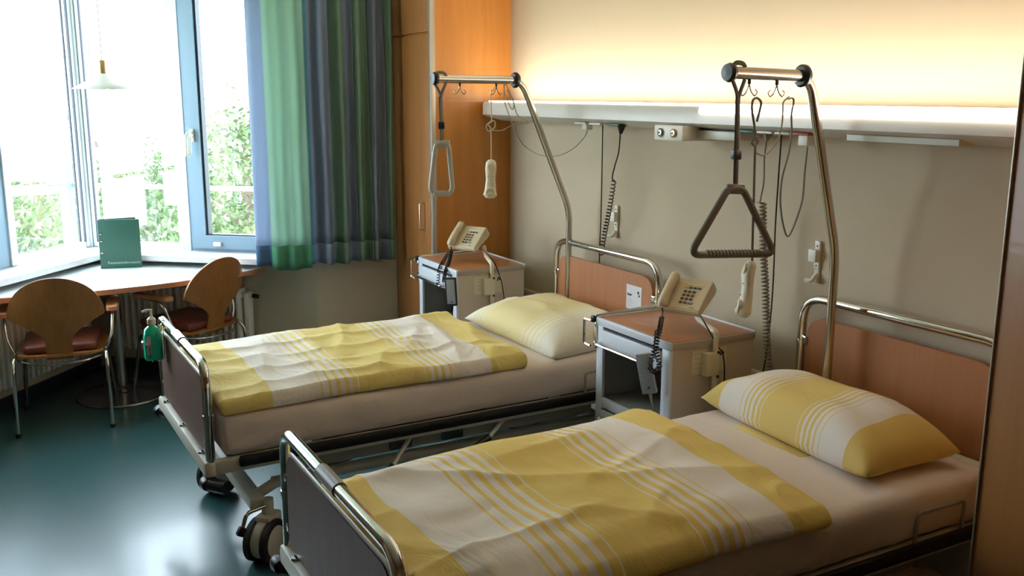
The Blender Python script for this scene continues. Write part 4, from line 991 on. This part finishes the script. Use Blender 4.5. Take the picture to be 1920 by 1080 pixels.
# ------------------------------------------------------------------ chairs
def chair(label):
    t = thing('armchair', label, 'chair', group=None)
    zs_ = .435
    # plywood back: fan on a stem
    def outline(z):
        if z < .52: return .066
        if z < .645: f = (z-.52)/.125; return .066+.155*f**1.5+.015*f
        f = (z-.645)/.225; return .238*math.sqrt(max(0, 1-f**2.1))+.0
    zz = [.405, .43, .46, .49, .52, .545, .57, .595, .615, .63, .642, .650, .67, .69, .71, .73, .75, .77, .79, .81, .825, .84, .852, .860, .866, .8695]
    nxx = 16; bm_ = MB(); th = .011; G = {}
    for k in (0, 1):
        for i, z in enumerate(zz):
            w = max(outline(z), .012)
            for j in range(nxx+1):
                x = (j/nxx*2-1)*w
                y = -.195 - (z-.42)*.20 - .015*math.sin((z-.42)*4) + (x*x)*.85*min(1, max(0, (z-.5)/.12)) + (.0 if k == 0 else -th)
                G[(k, i, j)] = bm_.bm.verts.new((x, y, z))
    for i in range(len(zz)-1):
        for j in range(nxx):
            bm_._f([G[(0, i, j)], G[(0, i, j+1)], G[(0, i+1, j+1)], G[(0, i+1, j)]]); bm_._f([G[(1, i, j)], G[(1, i+1, j)], G[(1, i+1, j+1)], G[(1, i, j+1)]])
    for i in range(len(zz)-1):
        for j in (0, nxx): bm_._f([G[(0, i, j)], G[(0, i+1, j)], G[(1, i+1, j)], G[(1, i, j)]])
    for i in (0, len(zz)-1):
        for j in range(nxx): bm_._f([G[(0, i, j)], G[(1, i, j)], G[(1, i, j+1)], G[(0, i, j+1)]])
    bm_.build('backrest', M['chairwood'], t, angle=50)
    # seat shell
    def rr(w0, w1, y0, y1, n=28):
        P = [Vector((-w0, y0, 0)), Vector((w0, y0, 0)), Vector((w1, y1, 0)), Vector((-w1, y1, 0))]; return [(p.x, p.y) for p in fillet(P, .11, 7, closed=True)]
    MB().prism(rr(.215, .235, -.225, .225), 'z', zs_-.012, zs_).build('seat', M['chairwood'], t)
    def fn(a, b, c, p):
        q = p.copy(); q.z += .010*(1-(a*2-1)**2)*(1-(b*2-1)**2)*(p.z/.05); q.x *= (.92+.1*b); return q
    cu = soft_block('seat_cushion', .40, .40, .048, .02, 16, 16, 5, fn, M['leather'], t); cu.location = (0, .012, zs_+.001)
    cu['label'] = 'brown leather seat cushion'
    for s in (-1, 1):
        # rear leg sweeps up and forward under the arm
        MB().tube(fillet([(s*.235, -.245, .012), (s*.232, -.225, .385), (s*.225, -.16, .435), (s*.20, -.05, .415), (s*.20, .18, .415)], .06, 6), .0105, 12).build('leg', M['chrome'], t)
        MB().cyl((s*.235, -.245, .0), (s*.235, -.245, .022), .0135, 12).build('rubber_foot', M['rubber'], t)
        MB().tube(fillet([(s*.245, .255, .012), (s*.215, .19, .39), (s*.20, .12, .415)], .05, 6), .0105, 12).build('leg', M['darksteel'], t)
        MB().cyl((s*.245, .255, .0), (s*.245, .255, .022), .0135, 12).build('rubber_foot', M['rubber'], t)
        MB().tube(fillet([(s*.222, -.13, .42), (s*.262, -.12, .50), (s*.272, -.07, .62), (s*.272, .04, .635), (s*.272, .11, .635)], .05, 6), .0095, 12).build('arm_tube', M['chrome'], t)
        am = MB(); P = [Vector((s*.272-.028, -.15, 0)), Vector((s*.272+.028, -.15, 0)), Vector((s*.272+.032, .15, 0)), Vector((s*.272-.032, .15, 0))]
        am.prism([(p.x, p.y) for p in fillet(P, .025, 5, closed=True)], 'z', .640, .662).build('armrest', M['edge'], t)
    MB().tube(spline([(-.222, -.16, .405), (-.12, -.235, .395), (0, -.25, .392), (.12, -.235, .395), (.222, -.16, .405)], 6), .006, 8).build('back_stretcher', M['chrome'], t)
    return t
ch = chair('beech armchair at the left of the table with its back turned'); ch.location = (-3.425, -2.575, 0); ch.rotation_euler = (0, 0, math.radians(82))
ch2 = copy_tree(ch); ch2['label'] = 'beech armchair behind the far bed corner angled to the table'; ch2.location = (-3.62, -1.85, 0); ch2.rotation_euler = (0, 0, math.radians(124))
for o in (ch, ch2): o['group'] = 'armchairs at the bay table'

# ------------------------------------------------------------------ pendant lamp
lp = BX(195, 167, -3.75); t = thing('pendant_lamp', 'white conical pendant lamp hanging in the bay window', 'pendant lamp', (lp.x, lp.y, lp.z))
MB().lathe([(.172, .0), (.170, .004), (.100, .040), (.050, .074), (.024, .088), (.020, .088), (.045, .068), (.097, .036), (.166, .0)], n=48).build('lamp_shade', M['lampwhite'], t)
MB().lathe([(.022, .086), (.022, .158), (.018, .163), (.004, .166)], n=24).build('socket_cover', M['brass'], t)
MB().cyl((0, 0, .16), (0, 0, CEIL-.03-lp.z), .0022, 6).build('cord', M['strapgrey'], t)
MB().lathe([(.0, 0), (.04, .0), (.045, .025), (0, .028)], (0, 0, CEIL-.03-lp.z), 24).build('canopy', M['lampwhite'], t)
MB().lathe([(0, .0), (.02, .008), (.026, .028), (.016, .05), (.012, .066)], n=20).build('bulb', M['white'], t)

# ------------------------------------------------------------------ curtain
ct = thing('curtain', 'long green and blue striped curtain beside the window and wardrobe', 'curtain')
path = spline([(-3.485, -1.455, 0), (-3.42, -1.34, 0), (-3.39, -1.20, 0), (-3.38, -1.05, 0), (-3.37, -.85, 0), (-3.37, -.59, 0)], 60)
CL = [0]
for i in range(1, len(path)): CL.append(CL[-1]+(path[i]-path[i-1]).length)
TOT = CL[-1]
def at(s):
    s = max(0, min(TOT, s)); j = 0
    lo, hi = 0, len(CL)-1
    while hi-lo > 1:
        m = (lo+hi)//2
        if CL[m] <= s: lo = m
        else: hi = m
    f = (s-CL[lo])/max(1e-9, CL[hi]-CL[lo]); p = path[lo].lerp(path[hi], f); d = (path[hi]-path[lo]).normalized(); return p, Vector((d.y, -d.x, 0))
def pleat(s, z):
    a = min(1, s/.10)
    base = .012 if s < .42*TOT else .034
    v = math.sin(s*2*PI/ .105 + 1.3*nz(s, z*.15, 3, 4)) * (base if s > .36*TOT else .010)
    return v + .010*nz(s, z*.3, 9, 6)
SEG = [(0, .11, 'cblue', 'cbluehem', 'leftmost pale blue width'), (.11, .375, 'cgreen', 'cgreenhem', 'broad green width'), (.375, .40, 'cteal', 'cteal', 'narrow teal stripe'), (.40, .56, 'cblue2', 'cblue2', 'shaded blue width'), (.56, .645, 'cgreen2', 'cgreen2', 'pale green stripe'),
       (.645, .72, 'cblue2', 'cblue2', 'shaded blue stripe'), (.72, .83, 'cgreen2', 'cgreen2', 'shaded green stripe'), (.83, .95, 'cblue2', 'cblue2', 'right shaded blue width'), (.95, 1.0, 'cgreen2', 'cgreen2', 'green edge by the wardrobe')]
ZC0, ZC1 = .775, 2.62
for s0, s1, cm, hm, lab in SEG:
    mb = MB(); n = max(6, int((s1-s0)*170)); nzv = 26; ZH = .905
    dz = -.018 if lab.startswith('broad') else 0
    levels = [ZC0+dz + (ZH-ZC0-dz)*i/3 for i in range(4)] + [ZH+(ZC1-ZH)*((i+1)/nzv) for i in range(nzv)]
    rows = []
    for z in levels:
        row = []
        for i in range(n+1):
            s = (s0+(s1-s0)*i/n)*TOT
            p, nn = at(s); flare = 1+.25*(1-(z-ZC0)/(ZC1-ZC0))
            q = p + nn*(pleat(s, z)*flare + (.012 if lab.startswith('broad') else 0)); row.append(mb.bm.verts.new((q.x, q.y, z + (.006*math.sin(s*22) if z < ZC0+.01 else 0))))
        rows.append(row)
    for k in range(3, len(rows)-1):
        for i in range(n): mb._f([rows[k][i], rows[k][i+1], rows[k+1][i+1], rows[k+1][i]])
    hem = MB(); hr_ = []
    for k in range(4): hr_.append([hem.bm.verts.new(v.co) for v in rows[k]])
    for k in range(3):
        for v in rows[k]: mb.bm.verts.remove(v)
    for k in range(3):
        for i in range(n): hem._f([hr_[k][i], hr_[k][i+1], hr_[k+1][i+1], hr_[k+1][i]])
    pn = mb.build('curtain_width', M[cm], ct, recalc=False); pn['label'] = lab
    for ob, th_ in ((pn, .0012), (hem.build('hem', M[hm], pn, recalc=False), .003)):
        md = ob.modifiers.new('thickness', 'SOLIDIFY'); md.thickness = th_
MB().tube(spline([(-3.52, -1.52, 2.66), (-3.42, -1.34, 2.66), (-3.39, -1.20, 2.66), (-3.38, -1.05, 2.66), (-3.37, -.85, 2.66), (-3.37, -.56, 2.66)], 6), .012, 8).build('curtain_rail', M['white'], ct)
rg = MB()
for i in range(14):
    p, nn = at(TOT*(i+.5)/14); rg.cyl((p.x, p.y, 2.61), (p.x, p.y, 2.66), .004, 6)
rg.build('gliders', M['white'], ct)

# ------------------------------------------------------------------ hand sanitiser at the foot of the far bed
bp_ = BX(290, 665, XA-.02); t = thing('sanitiser_bottle', 'green hand sanitiser pump bottle hanging at the far bed foot', 'bottle', (-1.915, -2.306, .69))
zb_ = 0
prof = [(.0, 0), (.030, 0), (.034, .006), (.034, .105), (.028, .135), (.014, .150), (.013, .158)]
b = MB(); n_ = 20; rings = []
for r_, z in prof:
    ring = []
    for j in range(n_):
        a = 2*PI*j/n_; ca_, sa_ = math.cos(a), math.sin(a); e = .45 if r_ > .025 else 1
        ring.append(b.bm.verts.new((math.copysign(abs(ca_)**e, ca_)*r_*(.85 if r_ > .02 else 1), math.copysign(abs(sa_)**e, sa_)*r_*(1.1 if r_ > .02 else 1), z)))
    rings.append(ring)
for i in range(len(rings)-1):
    for j in range(n_): b._f([rings[i][j], rings[i][(j+1) % n_], rings[i+1][(j+1) % n_], rings[i+1][j]])
b.build('bottle_body', M['gel'], t)
MB().lathe([(.017, .155), (.018, .160), (.018, .178), (.010, .186), (.006, .190), (.006, .215)], n=20).build('pump_cap', M['white'], t)
MB().tube(fillet([(0, .006, .216), (0, -.012, .220), (0, -.036, .214)], .01), .0055, 8).build('pump_nozzle', M['white'], t)
MB().bx(-.031, -.028, -.022, .020, .03, .10).bx(.0285, .0295, -.030, -.012, .03, .11).build('bottle_label', M['paper'], t)
hg = MB(); hg.tube(spline([(.0, .05, .165), (.034, .03, .150), (.038, -.01, .075), (.036, -.036, .080), (.02, -.046, .085), (-.01, -.044, .08), (-.036, -.036, .075), (-.036, .02, .08), (-.02, .045, .16), (0, .05, .17)], 6), .0022, 6)
hg.tube(spline([(.036, -.02, .08), (.036, -.018, .03), (.02, -.01, -.004), (0, 0, -.004), (0, .04, -.0), (0, .046, .10), (0, .05, .185)], 6), .0022, 6)
hg.build('wire_holder', M['chrome'], t)
